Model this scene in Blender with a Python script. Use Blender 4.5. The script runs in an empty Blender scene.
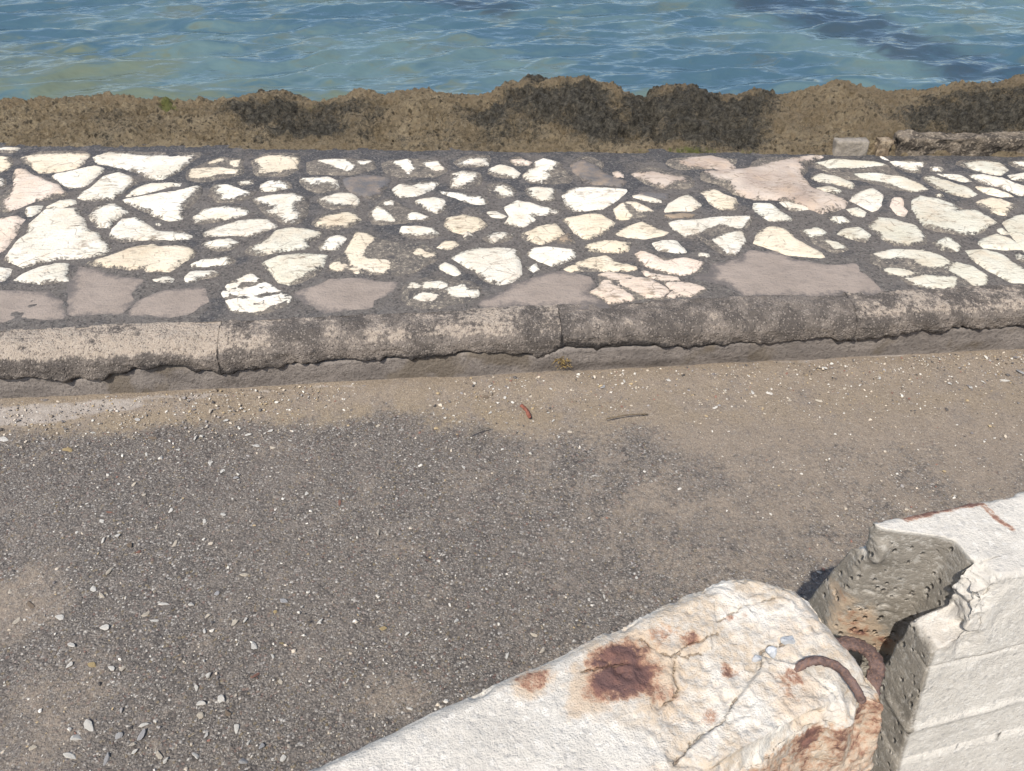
import bpy, bmesh, math, random
import numpy as np
from mathutils import Vector, Matrix
from mathutils.geometry import delaunay_2d_cdt

random.seed(7); np.random.seed(7)
S = bpy.context.scene
C = S.collection

# ------------------------------------------------------------------ camera, sky, sun, exposure
PITCH, FPX, CAMH = math.radians(40), 773.0, 1.6
cam = bpy.data.cameras.new('camera'); cam.sensor_width = 36.0; cam.lens = FPX / 1024 * 36
cam.clip_start = 0.02; cam.clip_end = 6000
camo = bpy.data.objects.new('camera', cam); C.objects.link(camo)
camo.location = (0, 0, CAMH); camo.rotation_euler = (math.pi/2 - PITCH, 0, 0)
S.camera = camo

SUN = Vector((-0.27, -0.52, 0.81)).normalized()
w = bpy.data.worlds.new('World'); S.world = w; w.use_nodes = True
wn = w.node_tree.nodes; wl = w.node_tree.links
sky = wn.new('ShaderNodeTexSky'); sky.sky_type = 'NISHITA'; sky.sun_disc = False
sky.sun_elevation = math.asin(SUN.z); sky.sun_rotation = math.atan2(SUN.x, SUN.y)
sky.air_density = 1.0; sky.dust_density = 1.6; sky.ozone_density = 1.2
wn['Background'].inputs['Strength'].default_value = 0.145
wl.new(sky.outputs[0], wn['Background'].inputs['Color'])
sl = bpy.data.lights.new('sun', 'SUN'); sl.energy = 4.2; sl.angle = math.radians(0.5); sl.color = (1.0, 0.945, 0.86)
slo = bpy.data.objects.new('sun', sl); C.objects.link(slo)
slo.rotation_euler = (-SUN).to_track_quat('-Z', 'Y').to_euler()
S.view_settings.view_transform = 'Standard'; S.view_settings.look = 'None'
S.view_settings.gamma = 1; S.view_settings.use_curve_mapping = False
S.view_settings.exposure = 0.36

# ------------------------------------------------------------------ helpers
def at(px, py, z):
    dx = (px-512)/FPX; dy = -(py-385.5)/FPX
    d = (dx, math.cos(PITCH)+dy*math.sin(PITCH), -math.sin(PITCH)+dy*math.cos(PITCH))
    t = (z-CAMH)/d[2]
    return np.array((d[0]*t, d[1]*t, z))
def at_y(px, py, y):
    dx = (px-512)/FPX; dy = -(py-385.5)/FPX
    d = (dx, math.cos(PITCH)+dy*math.sin(PITCH), -math.sin(PITCH)+dy*math.cos(PITCH))
    t = y/d[1]
    return np.array((d[0]*t, y, CAMH+d[2]*t))

def h3(ix, iy, iz, seed):
    n = (ix.astype(np.int64)*374761393 + iy.astype(np.int64)*668265263 + iz.astype(np.int64)*2147483647 + seed*1274126177) & 0xffffffff
    n = ((n ^ (n >> 13)) * 1274126177) & 0xffffffff
    n = ((n ^ (n >> 16)) * 2246822519) & 0xffffffff
    return ((n ^ (n >> 15)) & 0xffffff) / float(0xffffff)
def vnoise(p, seed=0):
    i = np.floor(p); f = p - i; f = f*f*f*(f*(f*6-15)+10); i = i.astype(np.int64)
    r = 0
    for a in (0, 1):
        for b in (0, 1):
            for c in (0, 1):
                wt = (f[:,0] if a else 1-f[:,0])*(f[:,1] if b else 1-f[:,1])*(f[:,2] if c else 1-f[:,2])
                r = r + wt*h3(i[:,0]+a, i[:,1]+b, i[:,2]+c, seed)
    return r
def fbm(p, scale, octv=4, seed=0, gain=.5):
    r = 0; a = 1; tot = 0; q = np.asarray(p, float)*scale
    for k in range(octv):
        r = r + a*(vnoise(q, seed+k*17)-.5); tot += a; a *= gain; q = q*2.03 + 11.7
    return r/tot*2
def worley(p, scale, seed=0):
    q = np.asarray(p, float)*scale; i = np.floor(q).astype(np.int64)
    best = np.full(len(q), 9.0)
    for a in (-1,0,1):
        for b in (-1,0,1):
            for c in (-1,0,1):
                jx, jy, jz = i[:,0]+a, i[:,1]+b, i[:,2]+c
                d = (jx+h3(jx,jy,jz,seed)-q[:,0])**2 + (jy+h3(jx,jy,jz,seed+5)-q[:,1])**2 + (jz+h3(jx,jy,jz,seed+9)-q[:,2])**2
                best = np.minimum(best, d)
    return np.sqrt(best)
def sstep(a, b, x):
    t = np.clip((x-a)/(b-a), 0, 1); return t*t*(3-2*t)
def seg_dist(P, poly, closed=True):
    best = np.full(len(P), 1e9); n = len(poly)
    for k in range(n if closed else n-1):
        a = poly[k]; b = poly[(k+1) % n]; ab = b-a
        t = np.clip(((P-a)@ab)/max(ab@ab, 1e-12), 0, 1)
        best = np.minimum(best, np.linalg.norm(P-(a+t[:,None]*ab), axis=1))
    return best
def inside(P, poly):
    r = np.zeros(len(P), bool); n = len(poly); j = n-1
    for i in range(n):
        xi, yi = poly[i]; xj, yj = poly[j]
        if yi != yj:
            r ^= ((yi > P[:,1]) != (yj > P[:,1])) & (P[:,0] < (xj-xi)*(P[:,1]-yi)/(yj-yi)+xi)
        j = i
    return r
def sdist(P, poly):
    d = seg_dist(P, poly); return np.where(inside(P, poly), d, -d)

def link(name, me, mat, parent=None):
    o = bpy.data.objects.new(name, me); C.objects.link(o)
    if mat is not None: me.materials.append(mat)
    if parent is not None: o.parent = parent
    return o
def pydata(name, v, f, smooth=True):
    me = bpy.data.meshes.new(name); me.from_pydata([tuple(map(float, p)) for p in v], [], [tuple(map(int, q)) for q in f]); me.update()
    if smooth: me.polygons.foreach_set('use_smooth', [True]*len(me.polygons))
    return me
def quads(nu, nv, off=0, flip=False):
    i, j = np.meshgrid(np.arange(nu-1), np.arange(nv-1), indexing='ij')
    a = (i*nv+j+off).ravel(); q = np.stack([a, a+nv, a+nv+1, a+1], 1)
    return q[:, ::-1] if flip else q
def gridmesh(name, V, F, smooth=True):
    me = bpy.data.meshes.new(name); V = np.asarray(V, np.float32); F = np.asarray(F, np.int32)
    me.vertices.add(len(V)); me.vertices.foreach_set('co', V.ravel())
    me.loops.add(F.size); me.loops.foreach_set('vertex_index', F.ravel())
    me.polygons.add(len(F)); me.polygons.foreach_set('loop_start', np.arange(0, F.size, 4, dtype=np.int32))
    me.polygons.foreach_set('use_smooth', np.ones(len(F), bool) if smooth else np.zeros(len(F), bool))
    me.update(calc_edges=True); me.validate()
    return me
def attr(me, name, rgb):
    n = len(me.vertices); a = np.ones((n, 4), np.float32); rgb = np.asarray(rgb, np.float32)
    if rgb.ndim == 1: rgb = np.tile(rgb, (n, 1))
    a[:, :rgb.shape[1]] = rgb
    at_ = me.attributes.new(name, 'FLOAT_COLOR', 'POINT'); at_.data.foreach_set('color', a.ravel())
def normals(me):
    n = np.zeros(len(me.vertices)*3, np.float32); me.vertices.foreach_get('normal', n); return n.reshape(-1, 3)
def setco(me, V):
    me.vertices.foreach_set('co', np.asarray(V, np.float32).ravel()); me.update()
def tag(o, label=None, cat=None, group=None, kind=None):
    if label: o['label'] = label
    if cat: o['category'] = cat
    if group: o['group'] = group
    if kind: o['kind'] = kind
    return o
def axis_pts(lo, hi, step, far_lo, far_hi, g=1.35):
    c = list(np.arange(lo, hi+step/2, step)); s = step
    while c[-1] < far_hi: s *= g; c.append(c[-1]+s)
    s = step
    while c[0] > far_lo: s *= g; c.insert(0, c[0]-s)
    return np.array(c)

class N:                                           # small node-tree writer
    def __init__(s, name):
        s.m = bpy.data.materials.new(name); s.m.use_nodes = True
        s.t = s.m.node_tree; s.n = s.t.nodes; s.b = s.n['Principled BSDF']
        s.co = s.n.new('ShaderNodeTexCoord').outputs['Object']
    def put(s, i, v):
        if hasattr(v, 'is_linked') or isinstance(v, bpy.types.NodeSocket): s.t.links.new(v, i)
        elif isinstance(v, (tuple, list)) and len(v) == 3 and i.type == 'RGBA': i.default_value = (*v, 1)
        else: i.default_value = v
    def math(s, op, a, b=0.0, c=0.0, clamp=False):
        x = s.n.new('ShaderNodeMath'); x.operation = op; x.use_clamp = clamp
        for k, v in enumerate((a, b, c)): s.put(x.inputs[k], v)
        return x.outputs[0]
    def noise(s, scale, detail=4, rough=.55, vec=None, dist=0, col=False):
        x = s.n.new('ShaderNodeTexNoise'); x.inputs['Scale'].default_value = scale; x.inputs['Detail'].default_value = detail
        x.inputs['Roughness'].default_value = rough; x.inputs['Distortion'].default_value = dist
        s.put(x.inputs['Vector'], vec if vec is not None else s.co)
        if col: return x.outputs['Color']
        return s.math('MULTIPLY_ADD', x.outputs['Fac'], 1.75, -.375, clamp=True)   # stretched to fill 0..1
    def voro(s, scale, out='Distance', vec=None, feature='F1', rnd=1.0):
        x = s.n.new('ShaderNodeTexVoronoi'); x.feature = feature; x.inputs['Scale'].default_value = scale; x.inputs['Randomness'].default_value = rnd
        s.put(x.inputs['Vector'], vec if vec is not None else s.co); return x.outputs[out]
    def step(s, x, lo, hi, a=0.0, b=1.0):
        m = s.n.new('ShaderNodeMapRange'); m.interpolation_type = 'SMOOTHSTEP'
        s.put(m.inputs[0], x)
        for k, v in enumerate((lo, hi, a, b)): s.put(m.inputs[k+1], v)
        return m.outputs[0]
    def mix(s, f, a, b, mode='MIX'):
        x = s.n.new('ShaderNodeMix'); x.data_type = 'RGBA'; x.blend_type = mode
        s.put(x.inputs[0], f); s.put(x.inputs[6], a); s.put(x.inputs[7], b); return x.outputs[2]
    def scale(s, v, sx, sy, sz, rot=(0,0,0)):
        x = s.n.new('ShaderNodeMapping'); s.put(x.inputs[0], v); x.inputs['Scale'].default_value = (sx, sy, sz); x.inputs['Rotation'].default_value = rot
        return x.outputs[0]
    def attr(s, name, col=False):
        x = s.n.new('ShaderNodeAttribute'); x.attribute_name = name
        if col: return x.outputs['Color']
        y = s.n.new('ShaderNodeSeparateColor'); s.t.links.new(x.outputs['Color'], y.inputs[0]); return y.outputs
    def ramp(s, f, stops):
        x = s.n.new('ShaderNodeValToRGB'); e = x.color_ramp.elements
        while len(e) < len(stops): e.new(0.5)
        for k, (p, c) in enumerate(stops): e[k].position = p; e[k].color = (*c, 1)
        s.put(x.inputs[0], f); return x.outputs[0]
    def sep(s, c):
        y = s.n.new('ShaderNodeSeparateColor'); s.put(y.inputs[0], c); return y.outputs
    def bump(s, h, dist, strength=1.0, prev=None):
        x = s.n.new('ShaderNodeBump'); x.inputs['Distance'].default_value = dist; x.inputs['Strength'].default_value = strength
        s.put(x.inputs['Height'], h)
        if prev is not None: s.put(x.inputs['Normal'], prev)
        return x.outputs[0]
    def done(s, col, rough=.9, nrm=None, spec=.25, metal=0.0):
        s.put(s.b.inputs['Base Color'], col); s.put(s.b.inputs['Roughness'], rough); s.put(s.b.inputs['Specular IOR Level'], spec)
        s.put(s.b.inputs['Metallic'], metal)
        if nrm is not None: s.put(s.b.inputs['Normal'], nrm)
        return s.m

# ------------------------------------------------------------------ site lines (metres)
ZP = 0.18                                           # pavement level
def yk(x): return 1.952 + 0.0785*x                  # foot of the kerb
def ykt(x): return yk(x) + 0.135                    # back edge of the kerb
def yb(x): return 3.312 - 0.0236*x                  # back edge of the pavement
ZSEA = -0.6

# ------------------------------------------------------------------ materials
def mat_asphalt():
    m = N('asphalt'); a = m.attr('mask'); dust, sand, pale = a[0], a[1], a[2]
    wob = m.n.new('ShaderNodeVectorMath'); wob.operation = 'MULTIPLY_ADD'
    m.t.links.new(m.noise(60, 2, col=True), wob.inputs[0]); wob.inputs[1].default_value = (.006, .006, 0); m.t.links.new(m.co, wob.inputs[2])
    v = wob.outputs[0]
    c1 = m.sep(m.voro(185, 'Color', v)); d1 = m.voro(185, 'Distance', v)
    c2 = m.sep(m.voro(400, 'Color', v)); d2 = m.voro(400, 'Distance', v)
    g1 = m.ramp(c1[0], [(0, (0.059,0.052,0.047)), (.45, (0.121,0.105,0.092)), (.78, (0.207,0.180,0.153)), (.93, (.31,.29,.265)), (1, (.50,.47,.42))])
    g2 = m.ramp(c2[0], [(0, (0.068,0.059,0.052)), (.5, (0.152,0.131,0.112)), (.85, (.225,.204,.182)), (1, (.40,.37,.32))])
    col = m.mix(m.step(m.noise(38, 3), .42, .58), g1, g2)
    col = m.mix(m.step(d1, .34, .66, 0, .6), col, (.058,.052,.048))
    col = m.mix(m.step(c1[1], .95, .98, 0, .4), col, (.17,.09,.07))
    col = m.mix(m.step(c1[2], .95, .98, 0, .5), col, (.20,.15,.075))
    big = m.noise(2.4, 5, .6); col = m.mix(m.step(big, .30, .90, 0, .30), col, (.185,.158,.134))
    col = m.mix(m.step(m.noise(17, 6, .7), .48, .85, 0, .45), col, (.205,.175,.148))
    n1 = m.noise(9, 6, .65); n2 = m.noise(75, 4, .7)
    dm = m.math('ADD', dust, m.math('MULTIPLY', m.math('SUBTRACT', n1, .5), .95))
    dm = m.math('ADD', dm, m.math('MULTIPLY', m.math('SUBTRACT', n2, .5), 1.0))
    dm = m.math('SUBTRACT', dm, m.math('MULTIPLY', m.step(c2[0], .2, 1), .12))
    fd = m.step(dm, .15, 1.0, 0, .92)
    dcol = m.mix(m.noise(22, 5, .7), (.195,.156,.118), (.288,.235,.182))
    dcol = m.mix(m.math('MULTIPLY', sand, m.step(n1, .28, .6)), dcol, m.mix(n2, (.205,.157,.104), (.285,.229,.158)))
    dcol = m.mix(m.step(c2[1], .80, .96, 0, .55), dcol, (.07,.062,.058))
    dcol = m.mix(m.step(c2[2], .92, .99, 0, .7), dcol, (.42,.37,.30))
    col = m.mix(fd, col, dcol)
    pm = m.step(m.math('ADD', pale, m.math('MULTIPLY', m.math('SUBTRACT', m.noise(26, 5, .7), .5), .9)), .40, .80, 0, .85)
    col = m.mix(pm, col, m.mix(m.noise(45, 4), (.22,.19,.165), (.40,.36,.32)))
    h = m.math('SUBTRACT', 1.0, d1)
    h = m.math('ADD', m.math('MULTIPLY', h, m.math('SUBTRACT', 1.0, m.math('MULTIPLY', fd, .8))), m.math('MULTIPLY', m.math('SUBTRACT', 1.0, d2), .5))
    b = m.bump(h, .0032, .8); b = m.bump(n2, .006, .6, b)
    return m.done(col, m.step(c1[1], 0, 1, .62, .92), b, .3)
def mat_mortar():
    m = N('pavement_mortar'); a = m.attr('mask')
    n1 = m.noise(5.5, 6, .62); n2 = m.noise(60, 5, .7); n3 = m.noise(220, 3, .7)
    col = m.mix(m.step(m.math('ADD', n1, m.math('MULTIPLY', m.math('SUBTRACT', a[0], .5), .5)), .36, .66), (.170,.150,.133), (.084,.083,.088))
    col = m.mix(m.step(n2, .45, .85, 0, .6), col, (.062,.058,.058))
    col = m.mix(m.step(n3, .50, .90, 0, .75), col, (.27,.245,.215))
    sp = m.sep(m.voro(140, 'Color')); col = m.mix(m.step(sp[0], .78, .98, 0, .6), col, (.26,.24,.21)); col = m.mix(m.step(sp[1], .72, .98, 0, .6), col, (.048,.045,.046))
    col = m.mix(m.step(m.noise(13, 5, .7), .56, .70, 0, .6), col, (.20,.180,.163))
    b = m.bump(n2, .012, .8); b = m.bump(n3, .004, .9, b)
    return m.done(col, .88, b, .25)
def mat_stone():
    m = N('cream_flagstone'); a = m.attr('mask'); tint = m.attr('tint', True)
    n1 = m.noise(26, 6, .68); n2 = m.noise(95, 5, .7)
    st = m.noise(30, 5, .65, m.scale(m.co, 1, 3.0, 1, (0,0,.25)))
    s = m.math('ADD', a[0], m.math('MULTIPLY', m.math('SUBTRACT', n1, .5), m.math('ADD', .72, m.math('MULTIPLY', a[1], 1.1))))
    s = m.math('ADD', s, m.math('MULTIPLY', m.math('SUBTRACT', n2, .5), .80))
    s = m.math('SUBTRACT', s, m.math('MULTIPLY', m.step(st, .62, .92), m.math('ADD', .45, a[1])))
    s = m.math('SUBTRACT', s, m.math('MULTIPLY', m.step(m.noise(6.5, 5, .7), .55, .95), .55))
    s = m.math('SUBTRACT', s, m.math('MULTIPLY', m.step(m.noise(3.4, 7, .75), .50, .92), .55))
    s = m.math('SUBTRACT', s, m.math('MULTIPLY', m.step(m.noise(48, 3, .8, m.scale(m.co, 1, 2.2, 1)), .66, .95), .55))
    clean = m.step(s, .28, .56)
    gr = m.mix(m.step(m.noise(16, 6, .78), .2, .8), (.072,.067,.066), (.200,.172,.140))
    gr = m.mix(m.step(n2, .10, .6, .75, 0), gr, (.055,.050,.047))
    gr = m.mix(m.step(m.noise(85, 7, .8), .52, .80, 0, .8), gr, (.52,.45,.34))
    pt = m.step(m.noise(8, 5, .7), .42, .85)
    c = m.mix(m.step(m.noise(14, 5, .6), .35, .95, 0, .75), tint, m.mix(.5, tint, (.52,.37,.24)))
    c = m.mix(m.math('MULTIPLY', m.step(st, .42, .75), m.math('MULTIPLY', pt, .95)), c, (.20,.155,.11))
    cr = m.voro(11, 'Distance', m.scale(m.co, 1, 1.6, 1), 'DISTANCE_TO_EDGE')
    c = m.mix(m.math('MULTIPLY', m.step(cr, .012, .035, .6, 0), m.step(n1, .45, .6)), c, (.20,.16,.12))
    c = m.mix(m.step(m.noise(190, 3), .62, .95, 0, .55), c, (.34,.29,.23))
    col = m.mix(clean, gr, c)
    h = m.math('ADD', m.math('MULTIPLY', clean, .45), m.math('ADD', m.math('MULTIPLY', n2, .5), m.math('MULTIPLY', st, .5)))
    b = m.bump(h, .008, .75)
    return m.done(col, .82, b, .25)
def mat_cement():
    m = N('smooth_cement'); a = m.attr('mask')
    n1 = m.noise(9, 6, .62); n2 = m.noise(120, 4, .65); ns = m.noise(16, 5, .65, m.scale(m.co, 1, 1.7, 1, (0,0,.3)))
    col = m.mix(n1, (.225,.186,.155), (.305,.254,.214))
    col = m.mix(m.step(ns, .5, .95, 0, .5), col, (.16,.135,.118))
    col = m.mix(m.step(n2, .62, .75, 0, .35), col, (.12,.105,.10))
    s = m.math('ADD', a[0], m.math('MULTIPLY', m.math('SUBTRACT', m.noise(24, 7, .75), .5), 1.0))
    col = m.mix(m.step(s, .12, .62), (.120,.106,.098), col)
    col = m.mix(m.step(m.noise(5, 6, .7), .55, .95, 0, .55), col, (.15,.128,.112))
    return m.done(col, .85, m.bump(m.math('ADD', n2, m.math('MULTIPLY', ns, 2.0)), .004, .6), .25)
def mat_kerb():
    m = N('weathered_kerb'); a = m.attr('mask')            # r: worn pale, g: darker lower lip, blotches and joint ends
    n1 = m.noise(11, 6, .66); n2 = m.noise(70, 5, .72); v = m.voro(230, 'Color'); vs = m.sep(v); d = m.voro(230)
    col = m.mix(m.step(n1, .32, .68), (.110,.095,.083), (.215,.183,.155))
    col = m.mix(m.step(n2, .45, .95, 0, .6), col, (.085,.073,.066))
    pale = m.math('ADD', a[0], m.math('MULTIPLY', m.math('SUBTRACT', n1, .5), 1.1)); pale = m.math('ADD', pale, m.math('MULTIPLY', m.math('SUBTRACT', n2, .5), .9))
    col = m.mix(m.step(pale, .45, .80, 0, .88), col, m.mix(n2, (.33,.265,.205), (.53,.45,.365)))
    col = m.mix(m.step(vs[0], .80, 1.0, 0, .42), col, (.46,.40,.34))
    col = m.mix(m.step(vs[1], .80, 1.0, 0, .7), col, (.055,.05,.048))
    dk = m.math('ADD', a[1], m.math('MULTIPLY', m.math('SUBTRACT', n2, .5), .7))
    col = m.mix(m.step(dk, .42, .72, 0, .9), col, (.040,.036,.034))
    h = m.math('ADD', m.math('MULTIPLY', n2, 1.0), m.math('MULTIPLY', d, -.5))
    b = m.bump(h, .010, .85)
    return m.done(col, .92, b, .2)
def mat_facing():
    m = N('kerb_foot_mortar')
    n1 = m.noise(8, 6, .65, m.scale(m.co, 1, 1, 2.5)); n2 = m.noise(90, 4, .7)
    col = m.mix(n1, (.105,.092,.084), (.285,.250,.220)); col = m.mix(m.step(n2, .52, .7, 0, .5), col, (.075,.068,.064))
    col = m.mix(m.step(m.noise(5, 4), .55, .7, 0, .6), col, (.13,.105,.075))
    return m.done(col, .9, m.bump(n2, .006, .7), .2)
def mat_rock():
    m = N('pitted_rock'); a = m.attr('mask')               # r: dark algae, g: ochre bloom, b: green weed
    n1 = m.noise(7, 6, .66); n2 = m.noise(38, 8, .8); n3 = m.noise(170, 4, .75); vd = m.math('ADD', m.voro(55), m.math('MULTIPLY', m.voro(26), 2.0))
    col = m.mix(m.step(n1, .2, .8), (.27,.208,.125), (.47,.375,.24))
    n4 = m.noise(90, 8, .85); spk = m.sep(m.voro(95, 'Color', m.scale(m.co, 1, 1, 1)))
    col = m.mix(m.step(n4, .12, .50, .50, 0), col, (.070,.054,.038))
    col = m.mix(m.step(spk[0], .80, 1.0, 0, .45), col, (.060,.050,.038))
    col = m.mix(m.step(spk[1], .86, 1.0, 0, .35), col, (.40,.33,.235))
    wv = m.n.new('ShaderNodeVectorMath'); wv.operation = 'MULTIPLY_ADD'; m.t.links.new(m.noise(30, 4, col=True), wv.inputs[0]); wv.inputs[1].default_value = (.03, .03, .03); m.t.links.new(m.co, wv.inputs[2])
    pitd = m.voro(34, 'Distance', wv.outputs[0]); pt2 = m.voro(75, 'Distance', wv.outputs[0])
    col = m.mix(m.math('MULTIPLY', m.step(pitd, .18, .42, .85, 0), m.step(n1, .25, .6)), col, (.040,.033,.024))  # dark spots: shade of the pits put into the rock colour
    col = m.mix(m.math('MULTIPLY', m.step(pt2, .15, .40, .75, 0), m.step(n2, .3, .7)), col, (.050,.040,.028))  # finer pits, their shade painted in the same way
    n5 = m.noise(42, 9, .82); col = m.mix(m.step(n5, .20, .46, .80, 0), col, (.046,.038,.028)); col = m.mix(m.step(n5, .52, .85, 0, .85), col, (.58,.47,.31))
    dk = m.math('ADD', a[0], m.math('MULTIPLY', m.math('SUBTRACT', n4, .5), 1.5)); dk = m.math('ADD', dk, m.math('MULTIPLY', m.math('SUBTRACT', n1, .5), .9))
    col = m.mix(m.step(dk, .33, .92, 0, .93), col, m.mix(m.step(n5, .30, .85), (.020,.020,.018), (.205,.188,.150)))
    oc = m.math('ADD', a[1], m.math('MULTIPLY', m.math('SUBTRACT', n2, .5), 1.2))
    col = m.mix(m.step(oc, .45, .8, 0, .8), col, m.mix(n3, (.22,.155,.085), (.47,.37,.24)))
    gr = m.math('ADD', a[2], m.math('MULTIPLY', m.math('SUBTRACT', n2, .5), .9))
    col = m.mix(m.step(gr, .45, .72, 0, .8), col, (.16,.19,.045))
    col = m.mix(m.step(n3, .66, .98, 0, .7), col, (.46,.38,.27))
    h = m.math('ADD', m.math('MULTIPLY', n2, 1.0), m.math('ADD', m.math('MULTIPLY', n3, .4), m.math('MULTIPLY', vd, .5)))
    return m.done(col, .9, m.bump(m.math('ADD', h, m.math('MULTIPLY', n5, 1.2)), .024, 1.0), .2)
def mat_sea():
    m = N('sea_water'); geo = m.n.new('ShaderNodeNewGeometry')
    # the bed shows through the moving surface: its pattern is shifted along the wave slope
    off = m.n.new('ShaderNodeVectorMath'); off.operation = 'MULTIPLY_ADD'
    m.t.links.new(geo.outputs['Normal'], off.inputs[0]); off.inputs[1].default_value = (.9, .9, 0); m.t.links.new(m.co, off.inputs[2])
    v = off.outputs[0]
    a = m.attr('mask')                                      # r: weed bed, g: shallow
    n1 = m.noise(.55, 5, .6, v); n2 = m.noise(2.2, 5, .62, v)
    bed = m.mix(m.step(n1, .35, .65), (.046,.090,.118), (.086,.136,.142))
    bed = m.mix(m.step(n2, .50, .90, 0, .6), bed, (.098,.110,.076))
    wd = m.math('ADD', a[0], m.math('MULTIPLY', m.math('SUBTRACT', n2, .5), 1.1)); wd = m.math('ADD', wd, m.math('MULTIPLY', m.math('SUBTRACT', n1, .5), .5))
    bed = m.mix(m.step(wd, .20, 1.05, 0, .85), bed, m.mix(n2, (.018,.040,.072), (.036,.052,.066)))
    sh = m.math('ADD', a[1], m.math('MULTIPLY', m.math('SUBTRACT', n2, .5), 1.2))
    bed = m.mix(m.step(sh, .40, 1.0, 0, .8), bed, (.105,.125,.085))
    h = m.math('ADD', m.noise(8, 2, .45, m.scale(m.co, .55, 1, 1, (0,0,.15))), m.math('MULTIPLY', m.noise(22, 1, .4, m.scale(m.co, .5, 1, 1)), .16))
    m.b.inputs['IOR'].default_value = 1.33
    return m.done(bed, .10, m.bump(h, .017, .9), .6)
def mat_concrete(name, seed, rusty):
    m = N(name); a = m.attr('mask'); a2 = m.attr('mask2')   # r rust, g tan, b crack ; mask2 r broken rough, g darker grey end face, b pits
    n1 = m.noise(14+seed, 6, .66); n2 = m.noise(110, 5, .7); n3 = m.noise(420, 3, .6); v = m.sep(m.voro(190, 'Color'))
    col = m.mix(n1, (.43,.398,.348), (.575,.540,.478))
    col = m.mix(m.step(n3, .50, .95, 0, .5), col, (.28,.26,.235))
    col = m.mix(m.step(v[0], .75, 1.0, 0, .40), col, (.66,.63,.575))
    col = m.mix(m.step(v[1], .86, 1.0, 0, .5), col, (.30,.285,.265))
    col = m.mix(m.math('MULTIPLY', a2[0], m.step(n2, .34, .62, .35, 1)), col, m.mix(m.step(n1, .35, .65), (.46,.375,.28), (.64,.60,.53)))
    col = m.mix(m.math('MULTIPLY', a2[1], m.step(n2, .30, .50, .55, 1)), col, m.mix(n1, (.16,.142,.115), (.31,.28,.235)))
    tn = m.math('ADD', a[1], m.math('MULTIPLY', m.math('SUBTRACT', n1, .5), .9))
    tn = m.math('ADD', tn, m.math('MULTIPLY', m.math('SUBTRACT', n2, .5), .5))
    col = m.mix(m.step(tn, .30, .80, 0, .8), col, m.mix(n2, (.34,.245,.165), (.55,.44,.32)))
    ru = m.math('ADD', a[0], m.math('MULTIPLY', m.math('SUBTRACT', m.noise(36, 7, .76), .5), .95))
    ru = m.math('ADD', ru, m.math('MULTIPLY', m.math('SUBTRACT', n2, .5), .7))
    rc = m.mix(m.step(ru, .55, .95), m.mix(n2, (.24,.115,.068), (.42,.245,.150)), m.mix(m.step(n1, .3, .6), (.088,.046,.045), (.170,.080,.062)))
    col = m.mix(m.step(ru, .32, .80, 0, .95), col, rc)
    ck = m.math('ADD', a[2], m.math('MULTIPLY', m.math('SUBTRACT', n2, .5), .5))
    col = m.mix(m.step(ck, .50, 1.05, 0, .75), col, (.13,.088,.060))
    pit = m.math('MULTIPLY', a2[2], m.step(m.voro(85, vec=m.scale(m.co, 1, 1, .7)), .36, .06))
    pit = m.math('MULTIPLY', pit, m.step(m.noise(30, 2), .42, .55))
    h = m.math('ADD', m.math('MULTIPLY', n2, .5), m.math('MULTIPLY', n3, .25)); h = m.math('SUBTRACT', h, m.math('MULTIPLY', pit, 1.6))
    h = m.math('SUBTRACT', h, m.math('MULTIPLY', m.step(ck, .45, .75), 1.2))
    return m.done(col, .88, m.bump(h, .0042, .9), .22)
def mat_plain(name, c1, c2, sc=40, rough=.85, bump=.004, metal=0.0, c3=None):
    m = N(name); n = m.noise(sc, 6, .68); n2 = m.noise(sc*5, 3, .6)
    col = m.mix(m.step(n, .34, .66), c1, c2)
    if c3: col = m.mix(m.step(n2, .55, .70, 0, .7), col, c3)
    return m.done(col, rough, m.bump(m.math('ADD', n, m.math('MULTIPLY', n2, .5)), bump, .8), .25, metal)
def mat_gravel():
    m = N('gravel_chips'); c = m.attr('tint', True); n = m.noise(300, 3)
    return m.done(m.mix(m.step(n, .4, .7, 0, .35), c, (.22,.19,.16)), .85)

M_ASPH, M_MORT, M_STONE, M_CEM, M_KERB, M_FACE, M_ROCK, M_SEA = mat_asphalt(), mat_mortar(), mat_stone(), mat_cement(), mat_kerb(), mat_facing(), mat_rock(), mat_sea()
M_CONL, M_CONR = mat_concrete('stained_concrete', 0, True), mat_concrete('cast_concrete', 3, False)
M_RUST = mat_plain('rusty_steel', (.090,.060,.053), (.165,.110,.095), 60, .8, .004, 0.0, (.20,.115,.08))

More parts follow.
